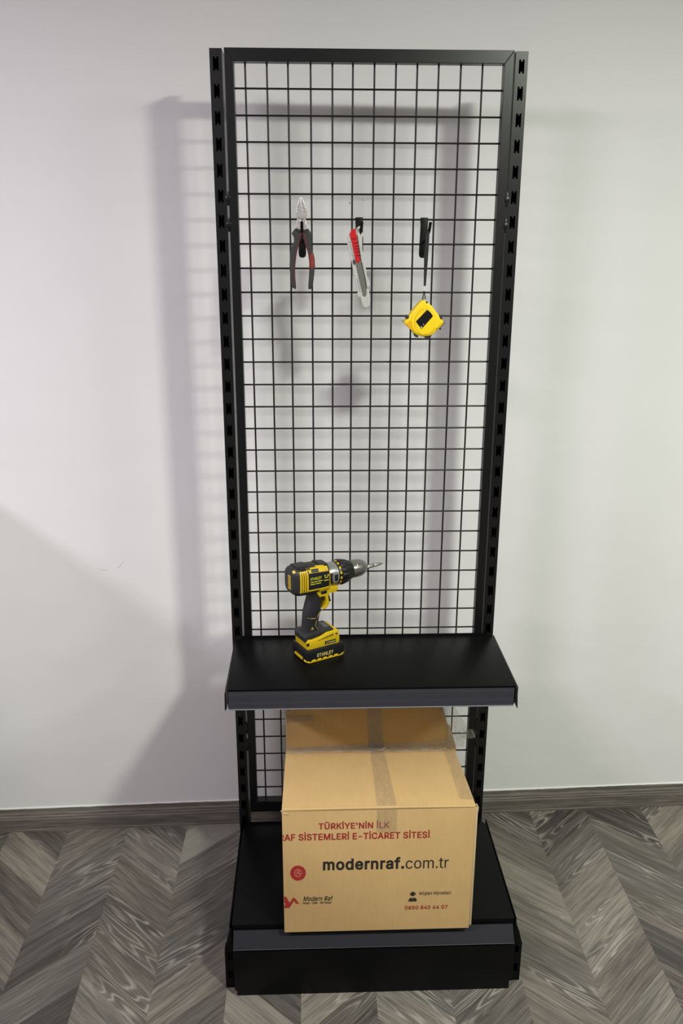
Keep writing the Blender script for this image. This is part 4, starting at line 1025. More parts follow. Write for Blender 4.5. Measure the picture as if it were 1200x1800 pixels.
flat('logo_mark', [[(L0, 0.2700), (-0.1868, 0.2695), (-0.1790, 0.2530), (-0.1718, 0.2655), (-0.1680, 0.2655), (-0.1588, 0.2505), (-0.1650, 0.2505), (-0.1700, 0.2580),
                    (-0.1795, 0.2400), (-0.1835, 0.2400), (-0.1880, 0.2500), (L0, 0.2555)],
                   [(L0, 0.2480), (-0.1880, 0.2480), (-0.1840, 0.2405), (-0.1840, 0.2395), (L0, 0.2395)]], INK_RED)
px, pz = 0.0890, 0.2560
head = [(px + 0.0040 * math.cos(2 * math.pi * k / 24), 0.2690 + 0.0060 * math.sin(2 * math.pi * k / 24)) for k in range(24)]
shoulders = [(px - 0.0088, 0.2492), (px + 0.0088, 0.2492), (px + 0.0086, 0.2540), (px + 0.0060, 0.2578), (px + 0.0026, 0.2592), (px, 0.2560), (px - 0.0026, 0.2592), (px - 0.0060, 0.2578), (px - 0.0086, 0.2540)]
ears = [[(px - 0.0058, 0.2660), (px - 0.0040, 0.2660), (px - 0.0040, 0.2715), (px - 0.0058, 0.2715)], [(px + 0.0040, 0.2660), (px + 0.0058, 0.2660), (px + 0.0058, 0.2715), (px + 0.0040, 0.2715)]]
flat('operator_symbol', [head, shoulders] + ears, INK_BLACK)


# ------------------------------------------------------------------ hooks on the mesh
def make_hook(x, z, label, tilt):
    h = thing('wire_hook', label, 'hook', (x, -0.0041, z), 0, 'black hooks hung on the wire mesh')
    b2 = bmesh.new()
    plate = [(-0.0080, 0.0040), (0.0080, 0.0040), (0.0080 + tilt, -0.0700), (0.0066 + tilt, -0.0755), (0.0030 + tilt, -0.0778), (-0.0030 + tilt, -0.0778), (-0.0066 + tilt, -0.0755), (-0.0080 + tilt, -0.0700)]
    prism(b2, plate, 'y', -0.0022, -0.0004, 0.0004)
    box(b2, -0.0080, 0.0080, -0.0020, 0.0078, 0.0024, 0.0042, 0.0005)      # fold over the wire
    box(b2, -0.0080, 0.0080, 0.0062, 0.0078, -0.0080, 0.0030, 0.0005)      # lip behind the wire
    obj('back_plate', b2, HOOK_BLACK, h)
    b2 = bmesh.new()
    tube(b2, [(0.0, -0.0010, -0.0460), (0.0, -0.0150, -0.0430), (0.0, -0.0500, -0.0350), (0.0, -0.0800, -0.0255), (0.0, -0.0980, -0.0080)], 0.002, 10, flat=(0.0030, 0.0014))
    obj('prong', b2, HOOK_BLACK, h)
    return h


make_hook(-0.1395, 1.6690, 'leftmost black hook on the wire mesh, behind the pliers', -0.0005)
make_hook(-0.0187, 1.6690, 'black hook on the wire mesh holding the red and grey utility knife', 0.0005)
make_hook(0.1200, 1.6690, 'rightmost black hook on the wire mesh, with the tape measure strap over it', -0.0022)

# ------------------------------------------------------------------ hanging tools
PLIERS = {
  'jawL': [(-0.0029, 0.0434),(-0.0056, 0.0326),(-0.0096, 0.0187),(-0.0104, 0.0102),(-0.0092, 0.0017),(-0.0073, -0.0025),(0.001, -0.0037),(0.0014, 0.0042),(0.0006, 0.0224),(0.0, 0.0405)],
  'jawR': [(0.0009, 0.0441),(0.0041, 0.0369),(0.009, 0.0248),(0.0117, 0.0128),(0.0114, 0.0055),(0.0088, -0.0025),(0.0017, -0.0037),(0.0016, 0.0042),(0.0009, 0.0224),(0.0004, 0.0405)],
  'shL': [(-0.008, -0.0013),(-0.0094, -0.0092),(-0.011, -0.0196),(-0.0002, -0.0227),(0.0005, -0.0031)],
  'shR': [(0.0094, -0.0012),(0.0106, -0.0141),(0.0121, -0.0208),(0.0036, -0.0229),(0.0028, -0.0031)],
  'hL': [(-0.0121, -0.019),(0.0008, -0.0227),(0.0014, -0.0263),(-0.004, -0.0449),(-0.0102, -0.0697),(-0.0138, -0.0948),(-0.014, -0.1137),(-0.0121, -0.134),(-0.0127, -0.1398),(-0.0216, -0.1353),(-0.0233, -0.12),(-0.0251, -0.0948),(-0.0239, -0.0735),(-0.0204, -0.0548),(-0.015, -0.0436),(-0.0155, -0.0362),(-0.0202, -0.0289),(-0.018, -0.0264)],
  'redL': [(-0.0008, -0.0251),(0.0014, -0.027),(-0.0043, -0.0461),(-0.0103, -0.0703),(-0.0135, -0.0948),(-0.0138, -0.1137),(-0.0125, -0.1289),(-0.0148, -0.1238),(-0.0163, -0.1137),(-0.0157, -0.0948),(-0.0125, -0.0697),(-0.007, -0.0449)],
  'hR': [(0.0144, -0.0196),(0.0047, -0.0233),(0.0021, -0.0251),(0.007, -0.0473),(0.0133, -0.0672),(0.0158, -0.0859),(0.0153, -0.1073),(0.013, -0.134),(0.014, -0.1404),(0.0216, -0.1378),(0.0247, -0.12),(0.0275, -0.0947),(0.0269, -0.0784),(0.025, -0.0684),(0.0218, -0.0646),(0.0207, -0.0423),(0.0225, -0.0287),(0.0189, -0.0263),(0.017, -0.0238)],
  'redR': [(0.0023, -0.0257),(0.0049, -0.0251),(0.0103, -0.0461),(0.0162, -0.0659),(0.0181, -0.0859),(0.0175, -0.101),(0.0156, -0.1061),(0.0158, -0.0859),(0.0133, -0.0678),(0.007, -0.0479)],
  'patch': [(0.0178, -0.0709),(0.0222, -0.0671),(0.025, -0.0721),(0.0259, -0.0922),(0.0222, -0.0997),(0.018, -0.0972)],
}
KNIFE = {
  'body': [(-0.02, 0.0038),(-0.0284, -0.0091),(-0.029, -0.0227),(-0.0243, -0.0401),(-0.019, -0.0626),(-0.0176, -0.0727),(-0.0129, -0.0904),(-0.0067, -0.1184),(-0.008, -0.1261),(-0.0044, -0.1297),(-0.0007, -0.1286),(0.0024, -0.1428),(0.0048, -0.1486),(0.0115, -0.1512),(0.0188, -0.1467),(0.0196, -0.135),(0.0164, -0.1139),(0.0137, -0.1122),(0.0189, -0.1046),(0.0175, -0.0979),(0.0121, -0.0865),(0.0086, -0.0663),(0.0058, -0.0538),(0.0017, -0.0338),(0.0015, -0.014),(0.0048, 0.0033),(0.0009, 0.0112),(-0.0065, 0.0106),(-0.0097, 0.0067),(-0.0136, 0.0079)],
  'hole': [(-0.0026, 0.0091),(-0.0055, 0.0042),(-0.0024, -0.0076),(0.0023, 0.0027),(0.0004, 0.0084)],
  'red': [(-0.0213, 0.0032),(-0.0129, 0.0072),(-0.0099, -0.0066),(-0.0061, -0.0338),(-0.002, -0.0575),(-0.0079, -0.0613),(-0.0115, -0.0588),(-0.0152, -0.0413),(-0.0199, -0.0215),(-0.0245, -0.0054)],
  'rail': [(-0.0102, -0.0066),(-0.0083, -0.0064),(-0.0039, -0.0326),(0.0002, -0.0575),(-0.0016, -0.0578),(-0.0059, -0.0338)],
  'chan': [(-0.0124, -0.062),(-0.0016, -0.0575),(0.0055, -0.0853),(0.0111, -0.112),(0.0115, -0.1248),(0.0079, -0.1293),(0.0039, -0.1267),(-0.0043, -0.0954)],
  'teeth': [(-0.0016, -0.0588),(0.0013, -0.0588),(0.0095, -0.0941),(0.0127, -0.112),(0.0108, -0.1126),(0.0055, -0.0853)],
  'lock': [(-0.0164, -0.0544),(-0.0125, -0.0563),(-0.0115, -0.0632),(-0.015, -0.0645),(-0.0181, -0.0595)],
}
TAPE = {
  'body': [(-0.0125, 0.0405),(-0.0054, 0.0431),(0.0035, 0.0382),(0.0134, 0.0289),(0.0268, 0.0118),(0.0378, -0.0014),(0.0278, -0.014),(0.0153, -0.0258),(0.0075, -0.0313),(-0.0038, -0.0321),(-0.0168, -0.0289),(-0.0266, -0.0242),(-0.03, -0.0163),(-0.0365, -0.0132),(-0.0472, -0.0014),(-0.0387, 0.0072),(-0.0294, 0.0212),(-0.0217, 0.0305)],
  'face': [(-0.01, 0.0374),(-0.0052, 0.039),(0.002, 0.0359),(0.0119, 0.0258),(0.0253, 0.0095),(0.0338, -0.0014),(0.0253, -0.0116),(0.0136, -0.0226),(0.0057, -0.0277),(-0.0039, -0.0289),(-0.0153, -0.0261),(-0.0242, -0.0218),(-0.0302, -0.01),(-0.0329, 0.0025),(-0.0293, 0.0165),(-0.0216, 0.0274)],
  'win': [(0.0008, 0.0243),(0.0074, 0.0196),(0.0132, 0.0118),(0.0117, 0.0087),(-0.01, -0.0155),(-0.0225, 0.0001)],
  'strap': [(-0.0052, 0.1709),(-0.001, 0.1835),(0.0024, 0.1842),(0.0029, 0.1798),(0.002, 0.1428),(-0.0014, 0.0712),(-0.0058, 0.0712),(-0.0069, 0.1308)],
  'string': [(-0.0057, 0.0719),(-0.0042, 0.0719),(-0.0035, 0.0605),(-0.0054, 0.0605)],
  'loopL': [(-0.0059, 0.0612),(-0.0044, 0.0612),(-0.0059, 0.0436),(-0.0086, 0.0436)],
  'loopR': [(-0.0055, 0.0612),(-0.0029, 0.0612),(-0.0005, 0.0444),(-0.0027, 0.0444)],
  'rubL': [(-0.0435, 0.0072),(-0.0412, 0.0118),(-0.0372, 0.0121),(-0.0371, 0.0072),(-0.041, 0.0048)],
  'rubR': [(0.0268, 0.0126),(0.0308, 0.0121),(0.0334, 0.0079),(0.0323, 0.0043),(0.029, 0.0056)],
  'rubB': [(-0.0263, -0.0226),(-0.0168, -0.0289),(-0.0151, -0.0329),(-0.0215, -0.0321)],
  'rubB2': [(-0.0038, -0.0313),(0.0122, -0.0274),(0.0092, -0.0353),(0.0012, -0.036)],
  'tabL': [(-0.0517, 0.0025),(-0.05, 0.0017),(-0.0464, -0.0019),(-0.0477, -0.0028)],
  'tabR': [(0.0414, 0.0001),(0.0418, -0.001),(0.0279, -0.0157),(0.0265, -0.0148),(0.0377, -0.0025)],
}


pl = thing('pliers', 'combination pliers with chrome jaws and dark grey and red handles hanging on the wire mesh', 'pliers', (-0.1410, -0.0720, 1.6686))
mj = curve_plate([PLIERS['jawL']], 0.0095, 0.0012)
obj('jaw', mj, CHROME, pl)
mj = curve_plate([PLIERS['jawR']], 0.0095, 0.0012)
obj('jaw', mj, CHROME, pl)
bm = bmesh.new()
lathe(bm, [(-0.0068, 0.0), (-0.0068, 0.0052), (-0.0060, 0.0062), (0.0060, 0.0062), (0.0068, 0.0052), (0.0068, 0.0)], 'y', (0.0008, 0, 0.0045), 28)
me_ = curve_plate([PLIERS['shL']], 0.0085, 0.001)
bm.from_mesh(me_)
me_ = curve_plate([PLIERS['shR']], 0.0085, 0.001)
bm.from_mesh(me_)
obj('pivot', bm, CHROME, pl)
hl = obj('handle', curve_plate([PLIERS['hL']], 0.0150, 0.0028, 1), GRIP, pl, angle=60)
hr = obj('handle', curve_plate([PLIERS['hR']], 0.0150, 0.0028, 1), GRIP, pl, angle=60)
obj('red_inlay', curve_plate([PLIERS['redL']], 0.0162, 0.0005, 1), GRIP_RED, hl, angle=60)
obj('red_inlay', curve_plate([PLIERS['redR']], 0.0162, 0.0005, 1), GRIP_RED, hr, angle=60)
obj('red_patch', curve_plate([PLIERS['patch']], 0.0166, 0.0008, 1), RED_CAP, hr, angle=60)

kn = thing('utility_knife', 'grey snap-off utility knife with a bright red slider hanging tilted on the middle hook', 'utility knife', (-0.0180, -0.0750, 1.6430))
obj('knife_body', curve_plate([KNIFE['body'], KNIFE['hole']], 0.0130, 0.0004), KNIFE_GREY, kn, angle=50)
sl = obj('slider', curve_plate([KNIFE['red']], 0.0170, 0.0010), KNIFE_RED, kn)
me_ = curve_plate([KNIFE['rail']], 0.0152, 0.0003)
obj('slider_rail', me_, KNIFE_DARK, kn)
obj('blade', curve_plate([KNIFE['chan']], 0.0142, 0.0004), BLADE, kn)
obj('blade_teeth', curve_plate([KNIFE['teeth']], 0.0150, 0.0003), KNIFE_DARK, kn)
obj('lock_button', curve_plate([KNIFE['lock']], 0.0160, 0.0006), KNIFE_DARK, kn)
bm = bmesh.new()
for z, xx in ((-0.0145, -0.0160), (-0.0290, -0.0100), (-0.0340, -0.0085), (-0.0400, -0.0075), (-0.0470, -0.0060), (-0.0225, -0.0120)):
    tube(bm, [(xx - 0.0040, -0.0090, z), (xx + 0.0045, -0.0090, z + 0.0018)], 0.0007, 8)
obj('slider_groove', bm, simple('dark_red_groove', (0.09, 0.004, 0.006), 0.6), sl)
GROOVE = simple('grey_groove', (0.16, 0.16, 0.145), 0.6)
for k in range(9):
    bm = bmesh.new()
    z = -0.020 - k * 0.0042
    x = -0.0245 + (k * 0.0042) * 0.26
    tube(bm, [(x - 0.0012, -0.0068, z), (x + 0.0022, -0.0068, z - 0.0012)], 0.0006, 6)
    obj('grip_groove', bm, GROOVE, kn)
for k in range(8):
    bm = bmesh.new()
    z = -0.092 - k * 0.0036
    x = -0.0085 + k * 0.0036 * 0.24
    tube(bm, [(x - 0.0012, -0.0068, z), (x + 0.0020, -0.0068, z - 0.0012)], 0.0005, 6)
    obj('grip_groove', bm, GROOVE, kn)

tp = thing('tape_measure', 'yellow tape measure with a black window hanging by a black strap from the right hook', 'tape measure', (0.1180, -0.0850, 1.4650))
obj('case', curve_plate([TAPE['body']], 0.0300, 0.0030), YELLOW, tp, angle=60)
fc = curve_plate([TAPE['face']], 0.0330, 0.0022, 1)
obj('raised_face', fc, YELLOW, tp, angle=50)
obj('window_label', curve_plate([TAPE['win']], 0.0342, 0.0006), WINDOW_BLACK, tp)
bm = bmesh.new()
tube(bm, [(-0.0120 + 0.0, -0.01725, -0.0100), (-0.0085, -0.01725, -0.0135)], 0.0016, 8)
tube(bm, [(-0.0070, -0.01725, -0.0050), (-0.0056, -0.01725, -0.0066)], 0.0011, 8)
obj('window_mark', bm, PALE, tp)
bm = bmesh.new()
for k in range(16):
    a = math.radians(98 + k * 13.5)
    p0 = Vector((0.0015 + 0.0225 * math.cos(a), -0.0168, -0.0005 + 0.0245 * math.sin(a)))
    p1 = Vector((0.0015 + 0.0245 * math.cos(a), -0.0168, -0.0005 + 0.0268 * math.sin(a)))
    tube(bm, [p0, p1], 0.0005, 6)
arc = [(0.0015 + 0.0262 * math.cos(math.radians(a)), -0.0166, -0.0005 + 0.0282 * math.sin(math.radians(a))) for a in range(110, 315, 8)]
tube(bm, arc, 0.0005, 6)
tube(bm, [(-0.006, -0.0166, -0.0255), (0.004, -0.0166, -0.0245), (0.0125, -0.0166, -0.0180), (0.0175, -0.0166, -0.0130), (0.0230, -0.0166, -0.0138), (0.0275, -0.0166, -0.0140)], 0.0005, 6)
obj('embossed_line', bm, simple('shadow_yellow_groove', (0.72, 0.42, 0.004), 0.5), tp)
for x, z in ((0.0000, 0.0392), (0.0298, -0.0150)):
    b2 = bmesh.new()
    lathe(b2, [(-0.0180, 0.0), (-0.0180, 0.0014), (-0.0150, 0.0018), (-0.0120, 0.0018)], 'y', (x, 0, z), 16)
    obj('screw', b2, HOOK_BLACK, tp)
for key in ('rubL', 'rubR', 'rubB', 'rubB2'):
    obj('rubber_bumper', curve_plate([TAPE[key]], 0.0320, 0.0008), RUBBER, tp)
obj('side_case', curve_plate([[(-0.0430, -0.0047), (-0.0342, 0.0030), (-0.0255, -0.0010), (-0.0235, -0.0130), (-0.0215, -0.0240), (-0.0254, -0.0199), (-0.0320, -0.0167)]], 0.0312, 0.0008), ORANGE, tp)
obj('blade_hook', curve_plate([TAPE['tabL']], 0.0240, 0.0003), STEEL, tp)
obj('blade_hook', curve_plate([TAPE['tabR']], 0.0240, 0.0003), STEEL, tp)
ws = obj('wrist_strap', curve_plate([TAPE['strap']], 0.0030, 0.0008), STRAP, tp)
bm = bmesh.new()
bm.from_mesh(curve_plate([TAPE['loopL']], 0.0016, 0.0004))
bm.from_mesh(curve_plate([TAPE['loopR']], 0.0016, 0.0004))
obj('strap_loop', bm, STRAP, ws)
obj('strap_string', curve_plate([TAPE['string']], 0.0012, 0.0003), STRING, ws)

# ------------------------------------------------------------------ cordless drill
dr = thing('power_drill', 'yellow and black cordless drill standing upright on its battery on the middle shelf', 'drill', (-0.1128, -0.1120, ZS + 0.0004), math.radians(28.4))
AX = 0.1925     # height of the drill's axis above the shelf


def hous(x):
    """half-width, half-height and centre height of the motor housing at x"""
    tab = [(-0.0740, 0.0150, 0.0220, 0.1980), (-0.0720, 0.0225, 0.0290, 0.1975), (-0.0660, 0.0275, 0.0340, 0.1960), (-0.0560, 0.0300, 0.0355, 0.1950), (-0.0300, 0.0310, 0.0362, 0.1940),
           (0.0000, 0.0305, 0.0352, 0.1930), (0.0180, 0.0290, 0.0330, 0.1925), (0.0400, 0.0275, 0.0290, 0.1920), (0.0460, 0.0265, 0.0280, 0.1920)]
    for a, b2 in zip(tab, tab[1:]):
        if x <= b2[0]:
            f = (x - a[0]) / (b2[0] - a[0])
            return [a[i] + f * (b2[i] - a[i]) for i in (1, 2, 3)]
    return list(tab[-1][1:])


def hpt(x, th, off=0.0):
    hy, hz, zc = hous(x)
    c, s = math.cos(th), math.sin(th)
    e = 0.62
    yy = -(abs(c) ** e) * (1 if c >= 0 else -1)
    zz = (abs(s) ** e) * (1 if s >= 0 else -1)
    k = 0.94
    return Vector((x, (hy * k + off) * yy, zc + (hz * k + off) * zz))


def hpatch(bm_, x0, x1, t0, t1, off=0.0012, nx=8, nt=8):
    """slab of shell hugging the housing; angles in degrees from the near side (-y), positive up"""
    t = bmesh.new()
    lo, hi = [], []
    for i in range(nx + 1):
        x = x0 + (x1 - x0) * i / nx
        lo.append([t.verts.new(hpt(x, math.radians(t0 + (t1 - t0) * j / nt), -0.002)) for j in range(nt + 1)])
        hi.append([t.verts.new(hpt(x, math.radians(t0 + (t1 - t0) * j / nt), off)) for j in range(nt + 1)])
    for i in range(nx):
        for j in range(nt):
            t.faces.new((hi[i][j], hi[i + 1][j], hi[i + 1][j + 1], hi[i][j + 1]))
            t.faces.new((lo[i][j], lo[i][j + 1], lo[i + 1][j + 1], lo[i + 1][j]))
    for i in range(nx):
        t.faces.new((hi[i][0], lo[i][0], lo[i + 1][0], hi[i + 1][0]))
        t.faces.new((hi[i][nt], hi[i + 1][nt], lo[i + 1][nt], lo[i][nt]))
    for j in range(nt):
        t.faces.new((hi[0][j], hi[0][j + 1], lo[0][j + 1], lo[0][j]))
        t.faces.new((hi[nx][j], lo[nx][j], lo[nx][j + 1], hi[nx][j + 1]))
    merge(bm_, t)


bm = bmesh.new()
t = bmesh.new()
N = 44
xs = [-0.0740, -0.0732, -0.0720, -0.0690, -0.0660, -0.0610, -0.0560, -0.0430, -0.0300, -0.0150, 0.0, 0.0090, 0.0175]
rings = [[t.verts.new(hpt(x, 2 * math.pi * k / N)) for k in range(N)] for x in xs]
for a, b2 in zip(rings, rings[1:]):
    for k in range(N):
        t.faces.new((a[k], a[(k + 1) % N], b2[(k + 1) % N], b2[k]))
t.faces.new(rings[0])
t.faces.new(rings[-1][::-1])
merge(bm, t)
# rubber rails over the top and under the rear
for sgn in (0, 180):
    a0, a1 = (66, 114) if sgn == 0 else (66, 114)
hpatch(bm, -0.0600, -0.0320, 62, 118, 0.0022)
hpatch(bm, -0.0040, 0.0175, 66, 120, 0.0022)
hpatch(bm, -0.0690, -0.0250, -62, -28, 0.0016)
for k in range(6):
    hpatch(bm, -0.0560 + k * 0.0042, -0.0538 + k * 0.0042, 45, 75, 0.0034, 2, 6)
housing = obj('motor_housing', bm, RUBBER, dr, angle=40)
bm = bmesh.new()
hpatch(bm, -0.0360, 0.0130, 26, 58, 0.0015)
hpatch(bm, -0.0160, 0.0060, 54, 68, 0.0015)
hpatch(bm, -0.0420, -0.0330, 40, 84, 0.0016)
for k in range(4):
    hpatch(bm, -0.0585 + k * 0.0052, -0.0552 + k * 0.0052, -32, 40, 0.0016, 3, 10)
hpatch(bm, -0.0585, -0.0395, 34, 42, 0.0016, 4, 3)
hpatch(bm, -0.0100, 0.0175, -50, -26, 0.0016)
hpatch(bm, -0.0400, 0.0170, -26, -21, 0.0016, 8, 2)
hpatch(bm, -0.0400, -0.0385, -26, 30, 0.0016, 2, 6)
hpatch(bm, 0.0155, 0.0170, -26, 30, 0.0016, 2, 6)
# the same shell on the far side
hpatch(bm, -0.0400, 0.0170, 130, 154, 0.0015)
hpatch(bm, -0.0585, -0.0395, 140, 212, 0.0016)
hpatch(bm, -0.0100, 0.0175, 206, 230, 0.0016)
obj('yellow_shell', bm, DRILL_YELLOW, dr, angle=40)
bm = bmesh.new()
hpatch(bm, -0.0300, -0.0120, 28, 46, 0.0022)
hpatch(bm, -0.0375, 0.0150, -20, 26, 0.0008)
obj('name_panel', bm, DRILL_BLACK, housing, angle=40)
bm = bmesh.new()
for k in range(7):
    z = 0.1800 + k * 0.0048
    box(bm, -0.0752, -0.0725, -0.0125, -0.0005, z, z + 0.0026, 0.0005)
hpatch(bm, -0.0715, -0.0665, 40, 60, 0.0012, 3, 4)
obj('rear_vent', bm, DRILL_YELLOW, housing)

# lettering on the side panel follows the housing's flank
me_ = text_mesh('STANLEY', -0.0345, -0.0060, 0.1985, 0.2055, bold=0.03)
bm = bmesh.new()
bm.from_mesh(me_)
bmesh.ops.translate(bm, verts=bm.verts, vec=(0, -0.0308, 0))
for x0, x1, z in ((-0.034, -0.026, 0.1935), (-0.0245, -0.017, 0.1935), (-0.0155, -0.004, 0.1935), (-0.034, -0.022, 0.1885), (-0.0205, -0.008, 0.1885), (0.0, 0.012, 0.1920), (0.002, 0.011, 0.1985)):
    box(bm, x0, x1, -0.0311, -0.0300, z, z + 0.0016)
box(bm, 0.0085, 0.0125, -0.0311, -0.0300, 0.2025, 0.2055)
box(bm, 0.0010, 0.0040, -0.0311, -0.0300, 0.2025, 0.2055)
obj('panel_lettering', bm, INK_LIME, housing, smooth=False)

# gear case, number ring, collar, chuck and bit
bm = bmesh.new()
lathe(bm, [(0.0150, 0.0240), (0.0200, 0.0268), (0.0420, 0.0272), (0.0435, 0.0255)], 'x', (0, 0, AX), 40)
box(bm, 0.0250, 0.0400, -0.0292, -0.0200, 0.1800, 0.2050, 0.003)
gc = obj('gear_case', bm, GEAR_GREY, dr, angle=35)
bm = bmesh.new()
box(bm, 0.0285, 0.0370, -0.0300, -0.0285, 0.1850, 0.2005, 0.001)
box(bm, 0.0175, 0.0240, -0.0285, -0.0200, 0.1800, 0.2040, 0.002)
obj('gear_case_recess', bm, DRILL_BLACK, gc)
bm = bmesh.new()
lathe(bm, [(0.0430, 0.0240), (0.0440, 0.0278), (0.0490, 0.0285), (0.0500, 0.0240)], 'x', (0, 0, AX), 40)
ringo = obj('number_ring', bm, DRILL_BLACK, dr, angle=35)
bm = bmesh.new()
for a in range(-70, 110, 24):
    t = bmesh.new()
    box(t, 0.0446, 0.0492, -0.0030, 0.0030, 0.0278, 0.0290, 0.0004)
    merge(bm, t, 0, Matrix.Translation((0, 0, AX)) @ Matrix.Rotation(math.radians(a + 90 - 20), 4, 'X'))
obj('ring_number', bm, DRILL_YELLOW, ringo)
bm = bmesh.new()


def knurl(w, r, a):
    if 0.052 < w < 0.080:
        return r * (1.0 + 0.035 * (1 if math.cos(a * 12) > 0.1 else -0.4))
    return r


lathe(bm, [(0.0495, 0.0240), (0.0505, 0.0283), (0.0530, 0.0290), (0.0600, 0.0288), (0.0720, 0.0262), (0.0790, 0.0228), (0.0850, 0.0215), (0.0862, 0.0190)], 'x', (0, 0, AX), 72, mod=knurl)
obj('torque_collar', bm, DRILL_BLACK, dr, angle=25)
bm = bmesh.new()
lathe(bm, [(0.0855, 0.0185), (0.0862, 0.0206), (0.0900, 0.0208), (0.0960, 0.0209), (0.0965, 0.0205), (0.0970, 0.0209), (0.1090, 0.0204), (0.1150, 0.0188), (0.1210, 0.0160), (0.1262, 0.0120), (0.1300, 0.0075), (0.1312, 0.0045)], 'x', (0, 0, AX), 48)
chuck = obj('chuck', bm, STEEL, dr, angle=20)
bm = bmesh.new()
lathe(bm, [(0.1290, 0.0046), (0.1500, 0.0046), (0.1520, 0.0040), (0.1525, 0.0042), (0.1610, 0.0040), (0.1680, 0.0030), (0.1740, 0.0016), (0.1760, 0.0004)], 'x', (0, 0, AX - 0.002), 6)
obj('screwdriver_bit', bm, STEEL, dr, angle=20)

# grip
bm = bmesh.new()
t = bmesh.new()
gr = [(0.0600, -0.0230, 0.0205, 0.0165), (0.0750, -0.0215, 0.0185, 0.0160), (0.0950, -0.0190, 0.0190, 0.0170), (0.1120, -0.0160, 0.0205, 0.0180), (0.1300, -0.0120, 0.0195, 0.0175), (0.1480, -0.0070, 0.0195, 0.0170), (0.1700, -0.0040, 0.0220, 0.0180)]
rings = []
for z, xc, rx, ry in gr:
    rings.append([t.verts.new((xc + rx * (abs(math.cos(a)) ** .8) * (1 if math.cos(a) >= 0 else -1), ry * (abs(math.sin(a)) ** .8) * (1 if math.sin(a) >= 0 else -1), z)) for a in [2 * math.pi * k / 28 for k in range(28)]])
for a, b2 in zip(rings, rings[1:]):
    for k in range(28):
        t.faces.new((a[k], a[(k + 1) % 28], b2[(k + 1) % 28], b2[k]))
t.faces.new(rings[0])
t.faces.new(rings[-1][::-1])
bmesh.ops.subdivide_edges(t, edges=list(t.edges), cuts=1, smooth=0.6)
merge(bm, t)
grip = obj('grip', bm, simple('grip_rubber', (0.017, 0.016, 0.019), 0.48, noise=0.15, nscale=300, bump=0.1), dr, angle=60)
bm = bmesh.new()
yg = -0.0176
tube(bm, [(0.0100, -0.0135, 0.1160), (-0.0030, yg, 0.1120), (-0.0110, yg - .0008, 0.1020), (-0.0135, yg - .0002, 0.0900), (-0.0150, yg + .0008, 0.0800), (-0.0080, -0.0158, 0.0690)], 0.0009, 8)
tube(bm, [(-0.0330, -0.0125, 0.1020), (-0.0240, -0.0172, 0.0995), (-0.0150, yg - .0002, 0.0995)], 0.0009, 8)
tri = [(-0.0265, 0.0720), (-0.0185, 0.0720), (-0.0225, 0.0790)]
prism(bm, tri, 'y', -0.0170, -0.0150)
obj('grip_line', bm, simple('dull_yellow_line', (0.34, 0.26, 0.05), 0.5), grip)
bm = bmesh.new()
guard = [(-0.0160, 0.1730), (0.0300, 0.1700), (0.0420, 0.1680), (0.0420, 0.1580), (0.0300, 0.1535), (0.0215, 0.1560), (0.0165, 0.1480), (0.0180, 0.1380), (0.0200, 0.1310), (0.0160, 0.1250), (0.0090, 0.1175), (0.0040, 0.1190), (0.0100, 0.1290), (0.0110, 0.1400), (0.0080, 0.1500), (-0.0060, 0.1500), (-0.0120, 0.1600)]
prism(bm, guard, 'y', -0.0215, 0.0215, 0.0015)
gd = obj('trigger_guard', bm, DRILL_YELLOW, dr, angle=40)
bm = bmesh.new()
box(bm, -0.0030, 0.0120, -0.0230, -0.0205, 0.1570, 0.1640, 0.002)
obj('direction_switch', bm, DRILL_BLACK, gd)
bm = bmesh.new()
prism(bm, [(0.0140, 0.1580), (0.0265, 0.1560), (0.0255, 0.1450), (0.0275, 0.1360), (0.0300, 0.1305), (0.0260, 0.1280), (0.0190, 0.1320), (0.0140, 0.1400)], 'y', -0.0110, 0.0110, 0.002)
obj('trigger', bm, DRILL_BLACK, dr, angle=40)

# battery and its platform
bm = bmesh.new()
prism(bm, [(-0.0470, 0.0310), (0.0480, 0.0310), (0.0510, 0.0220), (0.0510, 0.0060), (0.0470, 0.0), (-0.0450, 0.0), (-0.0490, 0.0060), (-0.0490, 0.0220)], 'y', -0.0355, 0.0355, 0.0035)
bat = obj('battery', bm, DRILL_BLACK, dr, angle=40)
bm = bmesh.new()
for x in (-0.0300, -0.0155, -0.0010, 0.0135, 0.0280):
    box(bm, x - 0.0050, x + 0.0050, -0.0372, -0.0330, 0.0005, 0.0065, 0.0012)
box(bm, -0.0420, 0.0430, -0.0366, -0.0330, 0.0003, 0.0030, 0.0008)
tube(bm, [(-0.0420, -0.0360, 0.0025), (-0.0485, -0.0320, 0.0050), (-0.0497, -0.0260, 0.0060)], 0.0022, 8)
tube(bm, [(0.0430, -0.0360, 0.0025), (0.0490, -0.0330, 0.0060), (0.0515, -0.0280, 0.0100)], 0.0020, 8)
box(bm, -0.0512, -0.0470, -0.0180, 0.0200, 0.0030, 0.0095, 0.0012)
obj('battery_trim', bm, DRILL_YELLOW, bat)
me_ = text_mesh('STANLEY', -0.0220, 0.0210, 0.0105, 0.0195, bold=0.02)
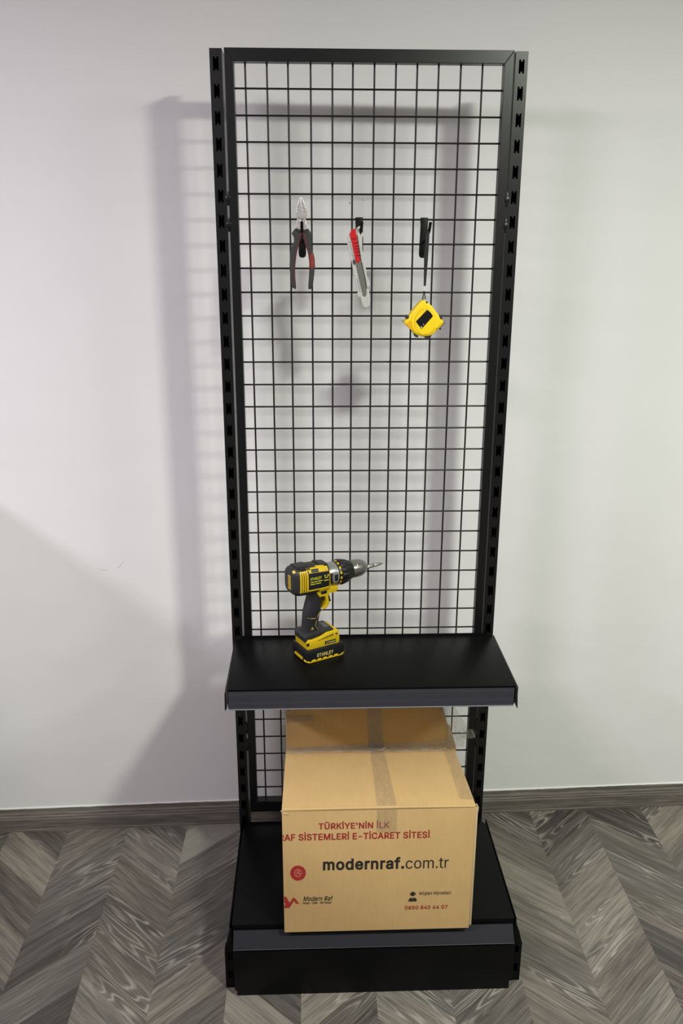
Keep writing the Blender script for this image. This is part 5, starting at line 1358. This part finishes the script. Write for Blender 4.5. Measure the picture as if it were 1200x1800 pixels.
for v in me_.vertices:
    v.co.y -= 0.0357
obj('battery_lettering', me_, INK_GOLD, bat, smooth=False)
bm = bmesh.new()
prism(bm, [(-0.0430, 0.0280), (0.0400, 0.0280), (0.0420, 0.0420), (0.0400, 0.0600), (0.0360, 0.0640), (0.0080, 0.0625), (-0.0090, 0.0560), (-0.0300, 0.0530), (-0.0400, 0.0540), (-0.0450, 0.0480)], 'y', -0.0300, 0.0300, 0.0035)
cap = obj('battery_cap', bm, DRILL_YELLOW, dr, angle=40)
bm = bmesh.new()
prism(bm, [(-0.0470, 0.0480), (-0.0400, 0.0545), (-0.0280, 0.0535), (-0.0080, 0.0565), (0.0090, 0.0632), (0.0270, 0.0635), (0.0270, 0.0675), (0.0060, 0.0680), (-0.0420, 0.0660), (-0.0480, 0.0600)], 'y', -0.0265, 0.0265, 0.003)
obj('grip_foot', bm, RUBBER, dr, angle=40)
for k in range(9):
    bm = bmesh.new()
    x = -0.0140 + k * 0.0045
    box(bm, x - 0.0009, x + 0.0009, -0.0312, -0.0290, 0.0480 + 0.0006 * k, 0.0495 + 0.0010 * k)
    obj('cap_slot', bm, DRILL_BLACK, cap)
bm = bmesh.new()
box(bm, 0.0020, 0.0310, -0.0312, -0.0290, 0.0345, 0.0425, 0.0008)
obj('name_plate', bm, DRILL_BLACK, cap)
for q in ((-0.0445, -0.0380, -0.0306, -0.0270, 0.0400, 0.0475), (0.0300, 0.0350, -0.0312, -0.0270, 0.0530, 0.0570)):
    bm = bmesh.new()
    box(bm, *q, 0.0012)
    obj('release_button', bm, DRILL_BLACK, cap)
me_ = text_mesh('LITHIUM', 0.0050, 0.0285, 0.0362, 0.0408, bold=0.015)
for v in me_.vertices:
    v.co.y -= 0.0313
obj('cap_lettering', me_, INK_GOLD, cap, smooth=False)
bm = bmesh.new()
box(bm, 0.0100, 0.0230, -0.0120, 0.0120, 0.0678, 0.0688, 0.0003)
obj('charge_gauge', bm, simple('grey_gauge', (0.10, 0.10, 0.11), 0.4), cap)
